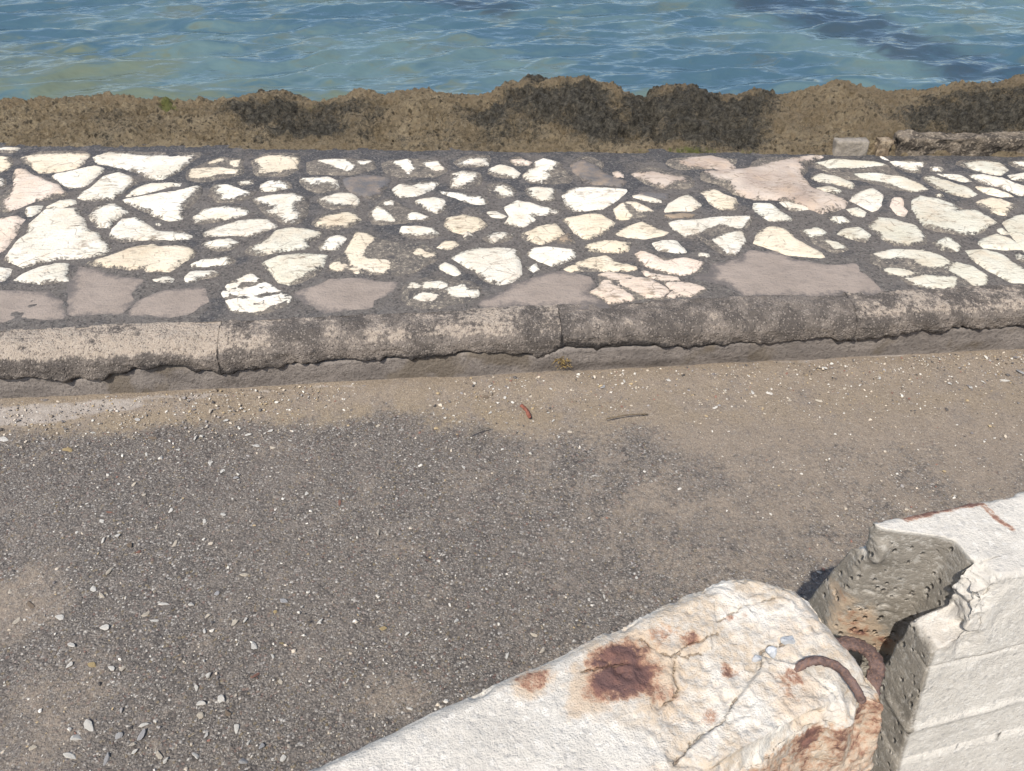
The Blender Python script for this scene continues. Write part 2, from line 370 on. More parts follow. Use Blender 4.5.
# ------------------------------------------------------------------ road
def build_road():
    X = axis_pts(-2.2, 2.2, .018, -60, 60); Y = axis_pts(.15, 2.15, .018, -60, 2.15); Y = Y[Y <= 2.15]
    xx, yy = np.meshgrid(X, Y, indexing='ij'); P = np.stack([xx.ravel(), yy.ravel(), 0*xx.ravel()], 1)
    d = yk(P[:,0]) - P[:,1]
    z = .007*fbm(P, 2.2, 4, 3) + .003*fbm(P, 14, 3, 9)
    z += .014*np.exp(-((d-.03)/.07)**2)*(.6+.6*fbm(P, 7, 3, 4))
    far = sstep(2.5, 8, np.abs(P[:,0]))+sstep(.5, 4, -P[:,1]); z *= 1-np.clip(far, 0, 1)
    wd = .165 + .46*sstep(-.5, 1.2, P[:,0]); nb = fbm(P, 3.0, 4, 21)
    dust = 1 - sstep(.55, 1.55, d/wd - .35*nb)
    dust = np.maximum(dust, .16 + .22*nb + .42*sstep(-.25, .75, P[:,0]+.4*(P[:,1]-1.2)))
    for px, py, r, k in ((15,610,.13,1.0),(60,700,.16,.62),(395,690,.07,.8),(520,655,.10,.5),(830,590,.15,.75),(760,500,.3,.6),(950,470,.35,.8),(650,470,.25,.6),(210,640,.10,.4)):
        q = at(px, py, 0); r2 = np.hypot(P[:,0]-q[0], P[:,1]-q[1])/r
        dust = np.maximum(dust, .8*k*(1-sstep(.25, 1.5, r2+.75*fbm(P, 6, 4, 8))))
    sand = np.exp(-((d-.19-.02*P[:,0])/.10)**2)*(1-.45*sstep(-.2, .5, P[:,0])) + .35*np.exp(-(d/.1)**2)
    pale = np.zeros(len(P))
    for px, py, rx, ry, k in ((20,416,.22,.045,1.0),(95,408,.17,.030,.95),(180,398,.20,.012,.8),(300,390,.22,.010,.6),(880,356,.14,.014,.8),(800,362,.10,.012,.6)):
        q = at(px, py, 0); r2 = np.hypot((P[:,0]-q[0])/rx, (P[:,1]-q[1]-.078*(P[:,0]-q[0]))/ry)
        pale = np.maximum(pale, k*(1-sstep(.7, 1.3, r2)))
    P[:,2] = z
    me = gridmesh('road', P, quads(len(X), len(Y)))
    attr(me, 'mask', np.stack([np.clip(dust,0,1.2), np.clip(sand,0,1), pale], 1))
    return tag(link('road', me, M_ASPH), kind='structure')
build_road()

# ------------------------------------------------------------------ sea and its bed line
def build_sea():
    X = axis_pts(-6.6, 6.6, .022, -900, 900); Y = axis_pts(3.95, 10.2, .016, 3.5, 3000, 1.3)
    xx, yy = np.meshgrid(X, Y, indexing='ij'); P = np.stack([xx.ravel(), yy.ravel(), 0*xx.ravel()], 1)
    rng = np.random.RandomState(3)
    dx = .30*fbm(P, .45, 3, 31); dy = .30*fbm(P, .45, 3, 37)
    x = P[:,0]+dx; y = P[:,1]+dy; z = np.zeros(len(P))
    for k in range(110):
        lam = .085*(.68/.085)**(rng.rand()**.66); long_ = sstep(.12, .45, lam)
        th = -math.pi/2 + .20 + rng.randn()*(.62-.34*long_); ph = rng.rand()*6.283; kk = 6.283/lam
        s = np.sin((x*math.cos(th)+y*math.sin(th))*kk + ph)
        env = np.clip(2.1*vnoise(P*np.array([.40,.9,1])/(lam*2.2)+k*7.3, k)-.45, 0, 2)
        z += (.0023 + .0037*long_)*lam*env*(2.6*((s*.5+.5)**1.7-.42))
    z -= z.mean()
    far = sstep(10.3, 14, P[:,1]) + sstep(6.8, 9, np.abs(P[:,0])); P[:,2] = ZSEA + z*(1-np.clip(far, 0, 1))
    # weed beds on the bottom, shallows by the rock
    weed = np.zeros(len(P))
    for (a, b, wdt, k) in (((700,-20),(850,25),.55,1.0),((850,25),(960,62),.42,.95),((960,62),(1100,105),.5,.85),((380,-8),(500,6),.40,.85),((640,35),(760,60),.18,.35),((150,-10),(260,-4),.3,.3)):
        p, q = at(*a, ZSEA)[:2], at(*b, ZSEA)[:2]
        dd = seg_dist(P[:,:2], [p, q], False)/wdt; weed = np.maximum(weed, k*(1-sstep(.25, 1.6, dd+.35*fbm(P, 1.3, 3, 47))))
    sh = (1-sstep(6.0, 7.9, P[:,1]+.25*P[:,0]))*(.65+.5*fbm(P, .9, 3, 44))
    me = gridmesh('sea', P, quads(len(X), len(Y)))
    attr(me, 'mask', np.stack([weed, np.clip(sh,0,1), 0*sh], 1))
    return tag(link('sea', me, M_SEA), kind='structure')
build_sea()

# ------------------------------------------------------------------ rock ledge behind the pavement
SIL = [(-80,104),(0,106),(30,106),(50,99),(90,101),(150,104),(170,106),(210,105),(240,99),(275,97),(310,104),(340,99),(365,94),(390,98),(420,90),(450,95),(480,99),(492,97),(504,87),(524,82),(562,79),(593,78),(613,84),(630,92),(648,102),(661,92),(678,84),(700,88),(715,94),(740,97),(763,89),(787,97),(807,94),(821,88),(865,90),(913,93),(964,87),(988,84),(1024,82),(1110,84)]
def build_ledge():
    X = np.concatenate([np.linspace(-7, -2.95, 90)[:-1], np.arange(-2.95, 2.95, .0062), np.linspace(2.95, 7, 90)])
    cx = []; cz = []
    for px, py in SIL:
        q = at_y(px, py, 3.312+.40-.0236*(px-512)/200); cx.append(q[0]); cz.append(q[2])
    crest = np.interp(X, cx, cz) - .010
    out = np.abs(X) > 2.9; crest[out] += .05*fbm(np.stack([X, 0*X, 0*X], 1), 2, 3, 5)[out]
    prof = np.array([(-.012,.0,-.06),(0,.0,-.004),(.012,.12,.0),(.05,.34,0),(.12,.58,0),(.22,.82,0),(.32,.95,0),(.40,1.0,0),(.48,.98,0),(.56,.86,-.02),(.64,.6,-.07),(.72,.3,-.22),(.80,0,-.45),(.95,0,-.95)])
    V0 = np.linspace(0, 1, 118); pv = np.linspace(0, 1, len(prof))
    # spend most rows on the seen slope
    vv = np.interp(V0, [0, .78, 1], [.04, .66, 1])
    dy = np.interp(vv, pv, prof[:,0]); fz = np.interp(vv, pv, prof[:,1]); az = np.interp(vv, pv, prof[:,2])
    n, k = len(X), len(vv); P = np.zeros((n, k, 3))
    P[:,:,0] = X[:,None]; P[:,:,1] = yb(X)[:,None] + dy[None,:]
    P[:,:,2] = ZP-.012 + fz[None,:]*(crest-ZP+.012)[:,None] + az[None,:]
    P = P.reshape(-1, 3); slope = np.tile(np.clip(dy/.09, 0, 1), n); hid = np.tile(sstep(.62, .8, dy), n)
    Q = P*np.array([1, 1, 1.3])
    disp = .050*fbm(Q, 3.2, 4, 51)*slope*.6 + .034*fbm(Q, 9, 4, 55)*(.25+.75*slope)
    w1 = worley(Q, 9, 61); w2 = worley(Q, 22, 67); w3 = worley(Q, 52, 71)
    w4 = worley(Q, 90, 75)
    disp += (-.030*(w1-.55) - .020*(w2-.5))*(.2+.8*slope) - (.095*np.clip(.42-w2, 0, 1) + .060*np.clip(.45-w3, 0, 1))*(.25+.75*slope)*sstep(-.35, .2, fbm(Q, 4, 3, 79)) - .008*(w4-.5) + .024*fbm(Q, 34, 4, 73, .65)*(.3+.7*slope)
    disp -= .060*np.clip(fbm(Q, 18, 3, 77)-.15, 0, 1)*slope
    sm = gridmesh('tmp', P, quads(n, k)); nrm = normals(sm).astype(float); bpy.data.meshes.remove(sm)
    nrm *= np.sign(nrm[:,2:3]*.5 - nrm[:,1:2]*.5 + 1e-6); dirn = nrm*.75 + np.array([0, -.10, .22])
    P = P + disp[:,None]*dirn*(1-.4*hid[:,None])
    X1 = P[:,0]; pxr = 512 + X1/np.maximum(P[:,1]*math.cos(PITCH)+(CAMH-P[:,2])*math.sin(PITCH), .1)*FPX
    up = np.tile(np.clip(dy/.42, 0, 1), n)                     # 0 foot, 1 crest
    dark = np.zeros(len(P)); pxr = pxr + 34*fbm(P, 4.5, 4, 87); upo = up; up = np.clip(up + .22*fbm(P, 7, 4, 88), -.2, 1.2)
    for c, hw, lo, hi, k_ in ((300,75,.25,.95,.85),(140,40,.3,.7,.35),(360,40,.1,.55,.55),(430,25,.0,.35,.3),(480,35,.15,.75,.6),(560,95,.12,.97,1.0),(700,72,.12,1.1,.95),(985,70,.2,.9,.7),(230,30,.55,.95,.5)):
        f = (1-sstep(.35, 1.6, np.abs(pxr-c)/hw))*sstep(lo-.22, lo+.2, up)*(1-sstep(hi-.2, hi+.2, up)); dark = np.maximum(dark, k_*f)
    dark = np.clip(dark*(.95+.8*fbm(P, 5, 4, 85)) + .18 + .55*fbm(P, 6, 4, 86), 0, 1)
    up = upo
    och = .55*(1-sstep(.0, .30, up)) + .75*np.exp(-((up-1.0)/.10)**2)*(1-.5*dark)
    och = np.maximum(och, .55*(1-sstep(.7, 1.1, np.abs(pxr-850)/90)))
    och = np.maximum(och, .42*(1-sstep(.7, 1.1, np.abs(pxr-60)/110)))
    grn = .85*np.exp(-((pxr-176)/16)**2-((up-.95)/.14)**2) + .65*np.exp(-((pxr-690)/90)**2-((up-.03)/.06)**2) + .5*np.exp(-((pxr-310)/14)**2-((up-.9)/.2)**2)
    me = gridmesh('rock_ledge', P, quads(n, k, flip=False))
    attr(me, 'mask', np.stack([dark, np.clip(och,0,1), grn], 1))
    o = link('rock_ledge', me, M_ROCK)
    return tag(o, 'rugged pitted brown rock ledge with black algae patches between the paving and the sea', 'rock ledge', kind='thing')
build_ledge()

# ------------------------------------------------------------------ pavement: mortar bed, flagstones, cement patches
def build_pavement():
    X = axis_pts(-2.9, 2.9, .03, -7, 7, 1.5); V = np.linspace(0, 1, 52)
    xx, vv = np.meshgrid(X, V, indexing='ij'); x = xx.ravel(); v = vv.ravel()
    y = ykt(x)-.008 + v*(yb(x)+.05-ykt(x)+.008); P = np.stack([x, y, 0*x], 1)
    P[:,2] = ZP + .004*fbm(P, 4, 4, 91) + .002*fbm(P, 18, 2, 93)
    me = gridmesh('pavement', P, quads(len(X), len(V)))
    blue = np.clip(.2 + .62*sstep(.35, 1, v) + .2*sstep(.93, .97, v), 0, 1)
    attr(me, 'mask', np.stack([blue, 0*v, 0*v], 1))
    return tag(link('pavement', me, M_MORT), kind='structure')
pavement = build_pavement()

K = 180/1024
TL = {'T1':(0,145),'T2':(170,145),'T3':(340,145),'T4':(510,145),'T5':(680,145),'T6':(844,145),'U1':(0,230),'U2':(170,230),'U3':(340,230),'U4':(510,230),'U5':(680,220),'U6':(844,220)}
TINT = {'w':(.74,.70,.61),'o':(.72,.635,.50),'p':(.40,.315,.265),'c':(.64,.615,.52),'g':(.130,.126,.130),'k':(.70,.59,.50),'b':(.26,.21,.16)}
# tile, dirt, tint, clean outlines [, whole outline]
ST = [
('T1',.15,'o',[[(135,65),(230,52),(360,48),(510,50),(470,90),(440,125),(330,145),(215,152),(190,110)]]),
('T1',.1,'o',[[(-80,60),(40,68),(52,110),(40,140),(-80,160)]]),
('T1',.3,'w',[[(-60,8),(115,10),(80,30),(-60,30)]]),
('T1',.1,'k',[[(85,130),(130,132),(235,190),(330,215),(370,268),(300,285),(200,308),(110,345),(60,358),(40,330),(75,270),(85,205)]]),
('T1',0,'w',[[(300,165),(420,135),(540,112),(585,125),(520,190),(480,225),(390,238),(350,215)]]),
('T1',.1,'w',[[(440,292),(520,230),(590,170),(670,150),(740,170),(755,210),(690,250),(640,298),(560,295),(480,302)]]),
('T1',.18,'w',[[(525,60),(610,46),(720,48),(800,55),(930,62),(1040,60),(1095,55),(1050,100),(1010,140),(960,165),(920,187),(845,182),(830,160),(740,140),(640,110),(560,100)]]),
('T1',.05,'w',[[(700,295),(780,240),(860,215),(980,205),(1015,215),(960,230),(880,250),(780,275)]]),
('T1',.1,'w',[[(690,305),(780,290),(900,272),(1000,265),(1060,250),(1115,235),(1075,290),(1010,340),(1030,415),(960,428),(880,395),(870,365),(800,350)]]),
('T1',0,'w',[[(265,340),(330,315),(420,305),(425,325),(350,345),(262,350)]]),
('T1',0,'w',[[(150,345),(235,338),(220,370),(155,405)]]),
('T1',.05,'k',[[(-80,440),(0,425),(90,398),(140,415),(90,470),(75,505),(20,590),(-80,630)]]),
('T1',.18,'w',[[(165,440),(250,360),(340,350),(415,350),(420,385),(470,410),(480,470),(540,494),(580,554),(605,589),(590,614),(480,632),(330,640),(230,664),(120,699),(90,679),(40,649),(50,594),(100,534),(170,494)]]),
('T1',.4,'w',[[(510,390),(580,350),(640,325),(680,345),(720,380),(640,430),(630,465),(560,460),(525,420)]]),
('T1',.1,'w',[[(630,470),(690,410),(760,408),(840,440),(900,480),(1000,500),(1090,512),(1075,525),(1000,533),(880,535),(700,530),(640,510)]]),
('T1',.3,'w',[[(870,435),(910,440),(925,460),(890,455)]]),
('T1',.2,'w',[[(-80,175),(12,190),(14,225),(-80,240)]]),
('U1',.12,'o',[[(485,185),(600,150),(700,115),(800,85),(880,72),(900,92),(1000,88),(1050,96),(1097,122),(1080,155),(1020,190),(960,238),(900,225),(840,225),(830,205),(740,215),(620,200)]]),
('U1',0,'w',[[(75,278),(130,240),(220,200),(330,180),(385,182),(388,280),(230,292),(150,285)]]),
('U1',.05,'w',[[(-80,205),(75,212),(20,280),(-80,310)]]),
('U1',.3,'w',[[(850,280),(920,258),(960,255),(1000,270),(980,290),(890,290)]]),
('T2',.5,'o',[[(115,135),(215,125),(300,128),(395,140),(380,160),(280,168),(170,188),(110,180)],[(330,90),(400,80),(392,135),(350,120)],[(215,95),(290,70),(310,85),(230,105)]],[(105,140),(215,90),(290,64),(408,76),(398,150),(290,175),(170,194),(105,188)]),
('T2',.4,'o',[[(470,85),(560,58),(690,62),(730,85),(720,130),(640,150),(510,155),(500,110)]]),
('T2',.5,'w',[[(830,90),(900,78),(1000,80),(1060,120),(1020,150),(940,125)],[(1060,90),(1140,88),(1150,100),(1090,112)]],[(770,95),(850,78),(960,72),(1140,82),(1175,125),(1090,150),(1010,165),(900,160),(800,165)]),
('T2',.5,'w',[[(750,185),(900,178),(945,195),(950,235),(910,215),(850,205),(800,222)]],[(745,182),(900,174),(950,190),(955,240),(850,255),(785,228)]),
('T2',.3,'w',[[(385,205),(460,195),(475,215),(400,222)]]),
('T2',.35,'w',[[(515,215),(560,205),(650,212),(660,230),(590,255),(530,250)]]),
('T2',.3,'w',[[(285,228),(340,222),(400,245),(450,275),(370,300),(290,308),(300,280),(270,270)]]),
('T2',.1,'w',[[(500,300),(590,280),(690,280),(745,300),(700,345),(725,395),(710,430),(660,430),(640,395),(570,375),(610,345),(560,335)]],[(490,300),(590,272),(700,272),(770,300),(760,380),(720,440),(650,440),(560,385)]),
('T2',.05,'w',[[(860,300),(960,268),(1040,265),(1075,300),(1060,330),(940,335)]]),
('T2',.08,'w',[[(130,405),(200,370),(300,350),(390,360),(428,385),(370,408),(240,418),(150,430)]]),
('T2',.05,'w',[[(200,495),(300,460),(390,420),(540,420),(600,455),(520,490),(430,508),(340,500),(200,520)]]),
('T2',.2,'o',[[(835,440),(900,400),(1000,388),(1045,395),(1075,420),(1000,455),(900,472)]]),
('T2',.3,'w',[[(-40,205),(60,210),(50,225),(-40,226)]]),
('U2',.05,'c',[[(480,110),(560,60),(600,0),(690,-15),(850,5),(830,40),(770,60),(780,90),(660,105),(540,128)]]),
('U2',.05,'c',[[(540,180),(620,145),(760,135),(888,138),(870,195),(800,235),(730,270),(670,302),(610,290),(600,235)]],[(530,180),(620,138),(760,128),(895,132),(880,215),(800,260),(740,290),(670,310),(605,295),(595,238)]),
('U2',.15,'w',[[(860,80),(900,40),(960,25),(1005,40),(950,100),(860,105)]]),
('U2',.1,'w',[[(180,72),(260,52),(340,42),(375,65),(330,90),(250,92)]]),
('U2',.45,'w',[[(115,190),(180,170),(300,158),(335,180),(250,200),(120,208)]]),
('U2',.35,'w',[[(75,260),(110,225),(250,220),(275,240),(180,260),(130,285),(80,285)]]),
('U2',-.1,'w',[[(385,275),(460,242),(495,270),(490,288),(400,290)],[(490,302),(550,292),(590,318),(500,315)],[(285,345),(320,335),(333,372),(290,380)],[(337,345),(400,322),(413,345),(388,368),(347,363)],[(405,368),(432,322),(500,320),(545,352),(480,370)],[(522,326),(590,325),(640,345),(560,350)],[(315,397),(396,382),(405,402),(376,460),(350,450)],[(414,390),(497,380),(466,420),(428,458),(392,460)],[(480,408),(503,384),(540,413)],[(528,382),(640,362),(648,408),(562,430)],[(472,428),(538,420),(556,440),(480,465),(437,462)],[(657,375),(690,400),(657,413)],[(660,360),(712,375),(690,382)],[(305,312),(380,292),(398,308),(330,333)]],[(278,345),(330,298),(400,252),(460,238),(505,272),(560,290),(640,335),(716,375),(680,405),(560,450),(480,474),(370,470),(318,402)]),
('U3',.25,'o',[[(90,10),(150,15),(200,45),(160,90),(120,150),(190,165),(270,170),(300,210),(240,245),(120,220),(60,195),(30,120),(55,65)],[(410,130),(450,100),(490,120),(470,145)],[(485,145),(530,125),(540,145),(490,155)],[(-60,190),(0,180),(40,200),(0,225),(-60,220)],[(50,205),(105,215),(100,245),(85,250)]],[(90,5),(150,10),(190,40),(330,75),(520,85),(560,120),(540,160),(470,195),(380,262),(240,258),(110,250),(20,235),(-70,225),(-70,185),(30,120),(50,65)]),
('U3',0,'o',[[(550,90),(600,60),(640,62),(662,75),(610,105)]]),
('U3',.1,'w',[[(640,155),(700,130),(800,110),(900,98),(980,110),(1010,165),(1030,200),(1032,245),(970,285),(900,295),(830,265),(790,225),(720,200)]]),
('U3',0,'w',[[(568,205),(600,180),(650,200),(690,245),(650,255),(610,235)]]),
('U3',.15,'w',[[(385,295),(430,300),(460,330),(390,330)],[(480,300),(560,292),(610,310),(600,330),(490,330)],[(600,335),(700,312),(730,345),(790,345),(785,368),(700,375),(640,375)],[(420,380),(470,355),(555,370),(540,400),(460,410)]],[(340,320),(400,285),(520,262),(640,270),(740,290),(795,330),(790,385),(700,425),(560,450),(430,445),(350,380)]),
('T3',.1,'w',[[(350,455),(440,455),(520,475),(545,500),(470,505),(400,500),(350,485)]]),
('U3',.5,'w',[[(690,5),(740,0),(750,25),(715,45)]]),
('U3',.5,'w',[[(830,35),(880,15),(970,25),(870,60)]]),
('T3',.35,'w',[[(300,92),(390,80),(420,130),(390,160),(340,120)],[(470,100),(560,92),(595,140),(540,150)]],[(240,100),(300,82),(390,76),(560,86),(605,140),(540,168),(390,168),(330,172),(255,140)]),
('T3',.1,'w',[[(290,240),(340,218),(390,230),(440,245),(440,215),(550,215),(530,245),(430,288),(340,285)]]),
('T3',0,'g',[[(20,185),(150,170),(280,185),(270,230),(170,300),(60,260)]]),
('T3',.15,'w',[[(430,310),(520,298),(600,300),(590,340),(550,378),(500,360),(460,335)]]),
('T3',.15,'w',[[(175,380),(215,348),(260,375),(320,430),(200,430)],[(250,325),(300,315),(300,335),(255,340)],[(390,390),(430,378),(500,405),(470,418),(395,420)]],[(165,385),(270,300),(400,365),(505,405),(500,425),(330,445),(190,440)]),
('T3',.05,'o',[[(620,410),(700,400),(790,408),(820,440),(760,485),(720,505),(650,485),(612,450)]]),
('T3',.2,'w',[[(565,255),(600,265),(690,275),(740,295),(800,290),(830,320),(810,338),(740,325),(650,295),(580,275)]]),
('T3',.3,'w',[[(640,160),(700,150),(780,158),(775,210),(690,230),(640,235),(660,200)]]),
('T3',.3,'w',[[(670,95),(740,78),(820,75),(840,110),(780,110),(700,110)]]),
('T3',.12,'w',[[(850,130),(900,110),(980,122),(1030,155),(1010,180),(920,165),(860,150)]]),
('T3',.15,'w',[[(865,225),(920,215),(980,265),(990,285),(910,292),(870,255)]]),
('T3',0,'w',[[(830,380),(890,368),(960,400),(920,420),(870,410)]]),
('T4',.15,'w',[[(-45,355),(10,340),(40,312),(110,325),(180,350),(255,372),(170,388),(110,385),(132,420),(70,460),(0,435),(-40,440),(-10,400)]]),
('T4',.3,'k',[[(10,85),(60,78),(130,90),(110,110),(40,108)]]),
('T4',.2,'w',[[(70,165),(150,130),(140,90),(190,75),(265,98),(240,130),(200,150),(215,175),(185,205),(100,195)]],[(60,168),(140,85),(190,70),(275,98),(360,180),(330,205),(190,210),(95,202)]),
('T4',.12,'w',[[(115,245),(170,238),(240,250),(230,300),(160,305),(120,280)]]),
('T4',.08,'w',[[(310,280),(400,240),(480,232),(560,235),(680,245),(620,300),(530,360),(440,365),(370,365),(330,315)]]),
('T4',.05,'o',[[(320,420),(430,388),(520,392),(605,432),(530,485),(430,523),(370,490),(345,450)]]),
('T4',.12,'o',[[(80,500),(160,462),(255,450),(310,495),(255,530),(180,557),(140,545)]]),
('T4',.6,'b',[[(270,525),(330,490),(355,540),(275,550)]]),
('T4',.15,'o',[[(590,360),(640,325),(690,400),(660,425),(610,420)],[(660,320),(720,320),(820,370),(740,378)]],[(585,360),(640,318),(720,314),(828,372),(790,410),(690,425),(605,425)]),
('T4',.1,'w',[[(690,280),(730,275),(860,305),(870,325),(760,310),(700,295)]]),
('T4',.05,'w',[[(870,382),(895,330),(960,297),(1010,288),(1088,335),(1040,375),(960,378)]]),
('T4',.5,'b',[[(860,392),(960,380),(1060,384),(1040,410),(880,418)]]),
('T4',.05,'o',[[(610,498),(700,445),(755,425),(820,475),(915,492),(880,510),(780,535),(680,525)]]),
('T5',.2,'w',[[(-70,430),(100,418),(250,408),(395,405),(380,440),(345,477),(300,470),(240,445),(150,470),(120,500),(30,515),(-40,470)],[(190,540),(260,510),(350,490),(372,545),(320,615),(270,612)]],[(-75,428),(100,412),(250,402),(402,400),(385,440),(355,477),(378,545),(322,622),(265,617),(185,562),(105,515),(25,522),(-45,474)]),
('T4',.1,'g',[[(350,110),(420,90),(560,160),(660,200),(640,235),(480,215),(360,150)]]),
('T4',.35,'p',[[(700,160),(800,155),(980,190),(990,210),(880,245),(790,205)]]),
('T4',.2,'p',[[(580,150),(620,145),(650,180),(590,180)]]),
('T4',.05,'g',[[(720,260),(900,270),(900,300),(870,305),(730,280)]]),
('T5',.4,'p',[[(0,100),(60,68),(180,55),(260,85),(330,130),(240,140),(150,130),(30,120)]]),
('T5',.42,'p',[[(130,150),(250,140),(420,135),(560,95),(720,60),(830,55),(700,110),(690,170),(750,240),(850,280),(960,320),(940,355),(800,380),(680,345),(560,310),(420,305),(300,270),(290,220),(200,190)]]),
('T5',.1,'o',[[(150,270),(200,255),(320,295),(300,355),(230,358),(180,330)]]),
('T5',.15,'c',[[(420,320),(520,325),(560,370),(620,410),(520,425),(440,370)]]),
('T5',0,'w',[[(560,318),(650,315),(745,348),(730,364),(640,360)]]),
('U5',.05,'o',[[(420,125),(460,80),(520,35),(580,45),(640,95),(730,145),(800,180),(835,210),(800,215),(690,200),(600,190),(520,160)]]),
('U5',.25,'c',[[(705,60),(780,40),(830,65),(800,90),(740,90)],[(830,115),(900,125),(940,155),(890,168)]],[(698,55),(790,35),(850,75),(938,130),(955,162),(880,180),(815,145),(735,108)]),
('T6',.2,'c',[[(-180,95),(-70,78),(0,82),(180,95),(240,110),(100,128),(0,125),(-80,130)],[(60,160),(160,155),(330,180),(440,220),(485,250),(390,260),(320,240),(230,210),(100,190)]],[(-185,95),(-70,74),(0,76),(180,88),(248,108),(300,150),(440,215),(495,250),(400,266),(320,250),(230,220),(100,196),(0,190),(-95,152)]),
('T5',.05,'c',[[(750,180),(810,155),(900,175),(990,210),(970,232),(880,215),(800,200)]]),
('T5',.1,'c',[[(780,235),(850,225),(915,250),(880,272),(800,260)]]),
('T6',0,'w',[[(30,310),(110,265),(160,250),(215,280),(222,340),(160,375),(100,345)]]),
('T6',.05,'c',[[(10,360),(80,345),(135,375),(110,400),(50,390)]]),
('T6',.05,'k',[[(250,345),(290,295),(335,298),(345,345),(370,370),(350,400),(310,395)]]),
('T6',.3,'c',[[(390,310),(430,285),(540,300),(610,330),(640,375),(750,370),(870,430),(800,475),(700,500),(580,480),(470,455),(420,395),(385,360)]]),
('U6',.4,'c',[[(155,30),(200,-20),(290,-10),(400,25),(455,75),(460,120),(390,135),(290,135),(220,95)]]),
('U6',.1,'c',[[(-40,75),(20,45),(90,38),(150,80),(110,105),(20,95)]]),
('U5',.4,'c',[[(860,-25),(930,-20),(960,5),(900,20)]]),
('U6',.45,'c',[[(520,120),(600,95),(665,140),(650,165),(560,155)]]),
('U6',.1,'c',[[(175,190),(300,160),(460,165),(560,205),(610,240),(520,270),(440,260),(380,215),(210,215)],[(225,275),(300,272),(440,300),(350,318),(260,300)],[(350,335),(460,310),(640,320),(640,385),(510,388),(410,360)],[(600,275),(650,235),(740,258),(820,310),(808,365),(740,370),(640,310)]],[(165,185),(300,155),(470,160),(560,196),(640,235),(740,250),(826,310),(815,375),(660,390),(520,393),(380,366),(320,318),(215,290),(190,255),(130,242)]),
('U6',.12,'c',[[(700,165),(800,158),(900,190),(960,240),(1030,290),(1110,340),(1060,365),(960,355),(860,300),(770,245),(730,200)]]),
('U6',0,'c',[[(780,130),(870,70),(960,105),(1024,150),(1100,160),(900,160),(800,155)]]),
('U6',0,'c',[[(865,45),(900,35),(945,70),(900,72)]]),
('T6',.05,'c',[[(905,435),(980,395),(1110,375),(1130,600),(1030,600),(960,510)]]),
('T6',.2,'o',[[(765,320),(840,292),(900,300),(960,330),(930,395),(840,385),(860,360),(790,340)]]),
('T6',.1,'c',[[(450,180),(490,168),(600,200),(700,235),(755,275),(700,290),(600,275),(530,240)]]),
('T6',.1,'w',[[(530,155),(600,160),(660,165),(720,195),(680,205),(580,180)]]),
('T6',.15,'c',[[(690,110),(780,95),(880,100),(940,140),(900,165),(820,155),(740,130)]]),
('T6',.1,'w',[[(720,170),(800,165),(920,190),(1024,240),(1110,275),(1000,280),(900,230),(820,210)]]),
('T6',.1,'o',[[(760,230),(850,240),(970,285),(900,290),(800,265)]]),
('T6',.1,'w',[[(260,85),(360,95),(460,100),(420,125),(430,150),(360,140),(300,110)]]),
('T6',.1,'w',[[(195,52),(230,60),(262,82),(225,76)]]),
('T6',.2,'w',[[(500,120),(560,125),(550,142),(500,138)]]),
('T6',.2,'w',[[(965,100),(1100,95),(1100,130),(1000,115)]]),
('T6',.2,'w',[[(930,165),(1024,155),(1100,190),(960,185)]]),
('T6',.2,'c',[[(510,275),(560,268),(580,290),(530,293)]]),
('U6',.4,'c',[[(970,180),(1024,200),(1080,240),(1000,212)]]),
('U4',.05,'o',[[(450,85),(540,62),(690,68),(670,118),(560,115),(470,108)]]),
('U4',.2,'w',[[(800,70),(880,50),(950,55),(1015,120),(960,128),(840,110)]]),
('U4',.05,'w',[[(125,140),(140,90),(210,85),(350,110),(360,150),(240,190),(170,170)]]),
('U4',.15,'w',[[(100,205),(150,180),(160,215),(130,230)]]),
('U4',.05,'o',[[(305,215),(375,195),(395,220),(340,232)],[(382,180),(482,150),(488,215),(430,207)],[(497,150),(550,135),(590,180),(730,200),(720,215),(600,225),(500,225)]],[(298,215),(380,172),(550,128),(600,176),(740,198),(725,222),(600,232),(340,238)]),
('U4',.05,'k',[[(495,240),(570,230),(700,260),(620,288),(560,272)],[(510,302),(558,278),(578,295),(520,312)],[(455,345),(560,303),(608,322),(690,372),(700,390),(570,410)],[(614,302),(740,268),(800,272),(908,330),(868,375),(770,375),(680,332)]],[(490,240),(570,224),(705,254),(800,264),(918,330),(875,382),(770,382),(705,398),(570,418),(446,346),(505,305)]),
('U4',.05,'k',[[(705,130),(750,115),(850,160),(868,176),(760,183)],[(762,192),(880,182),(1000,152),(1097,177),(1060,225),(980,248),(880,230)]],[(698,130),(750,108),(860,158),(1000,144),(1105,174),(1066,232),(980,256),(875,238),(750,192)]),
('U4',.05,'k',[[(735,215),(780,230),(840,268),(790,262)],[(832,247),(950,260),(965,280),(870,277)],[(880,292),(1020,297),(1105,322),(1024,370),(960,358)],[(885,370),(918,347),(943,375)]],[(728,212),(790,224),(955,253),(975,280),(1030,290),(1112,322),(1026,378),(885,380),(915,335),(860,282),(785,268)]),
('U5',.1,'w',[[(100,180),(160,185),(165,200),(110,200)]]),
('U5',.2,'w',[[(-40,120),(30,150),(50,183),(-30,180)]]),
]
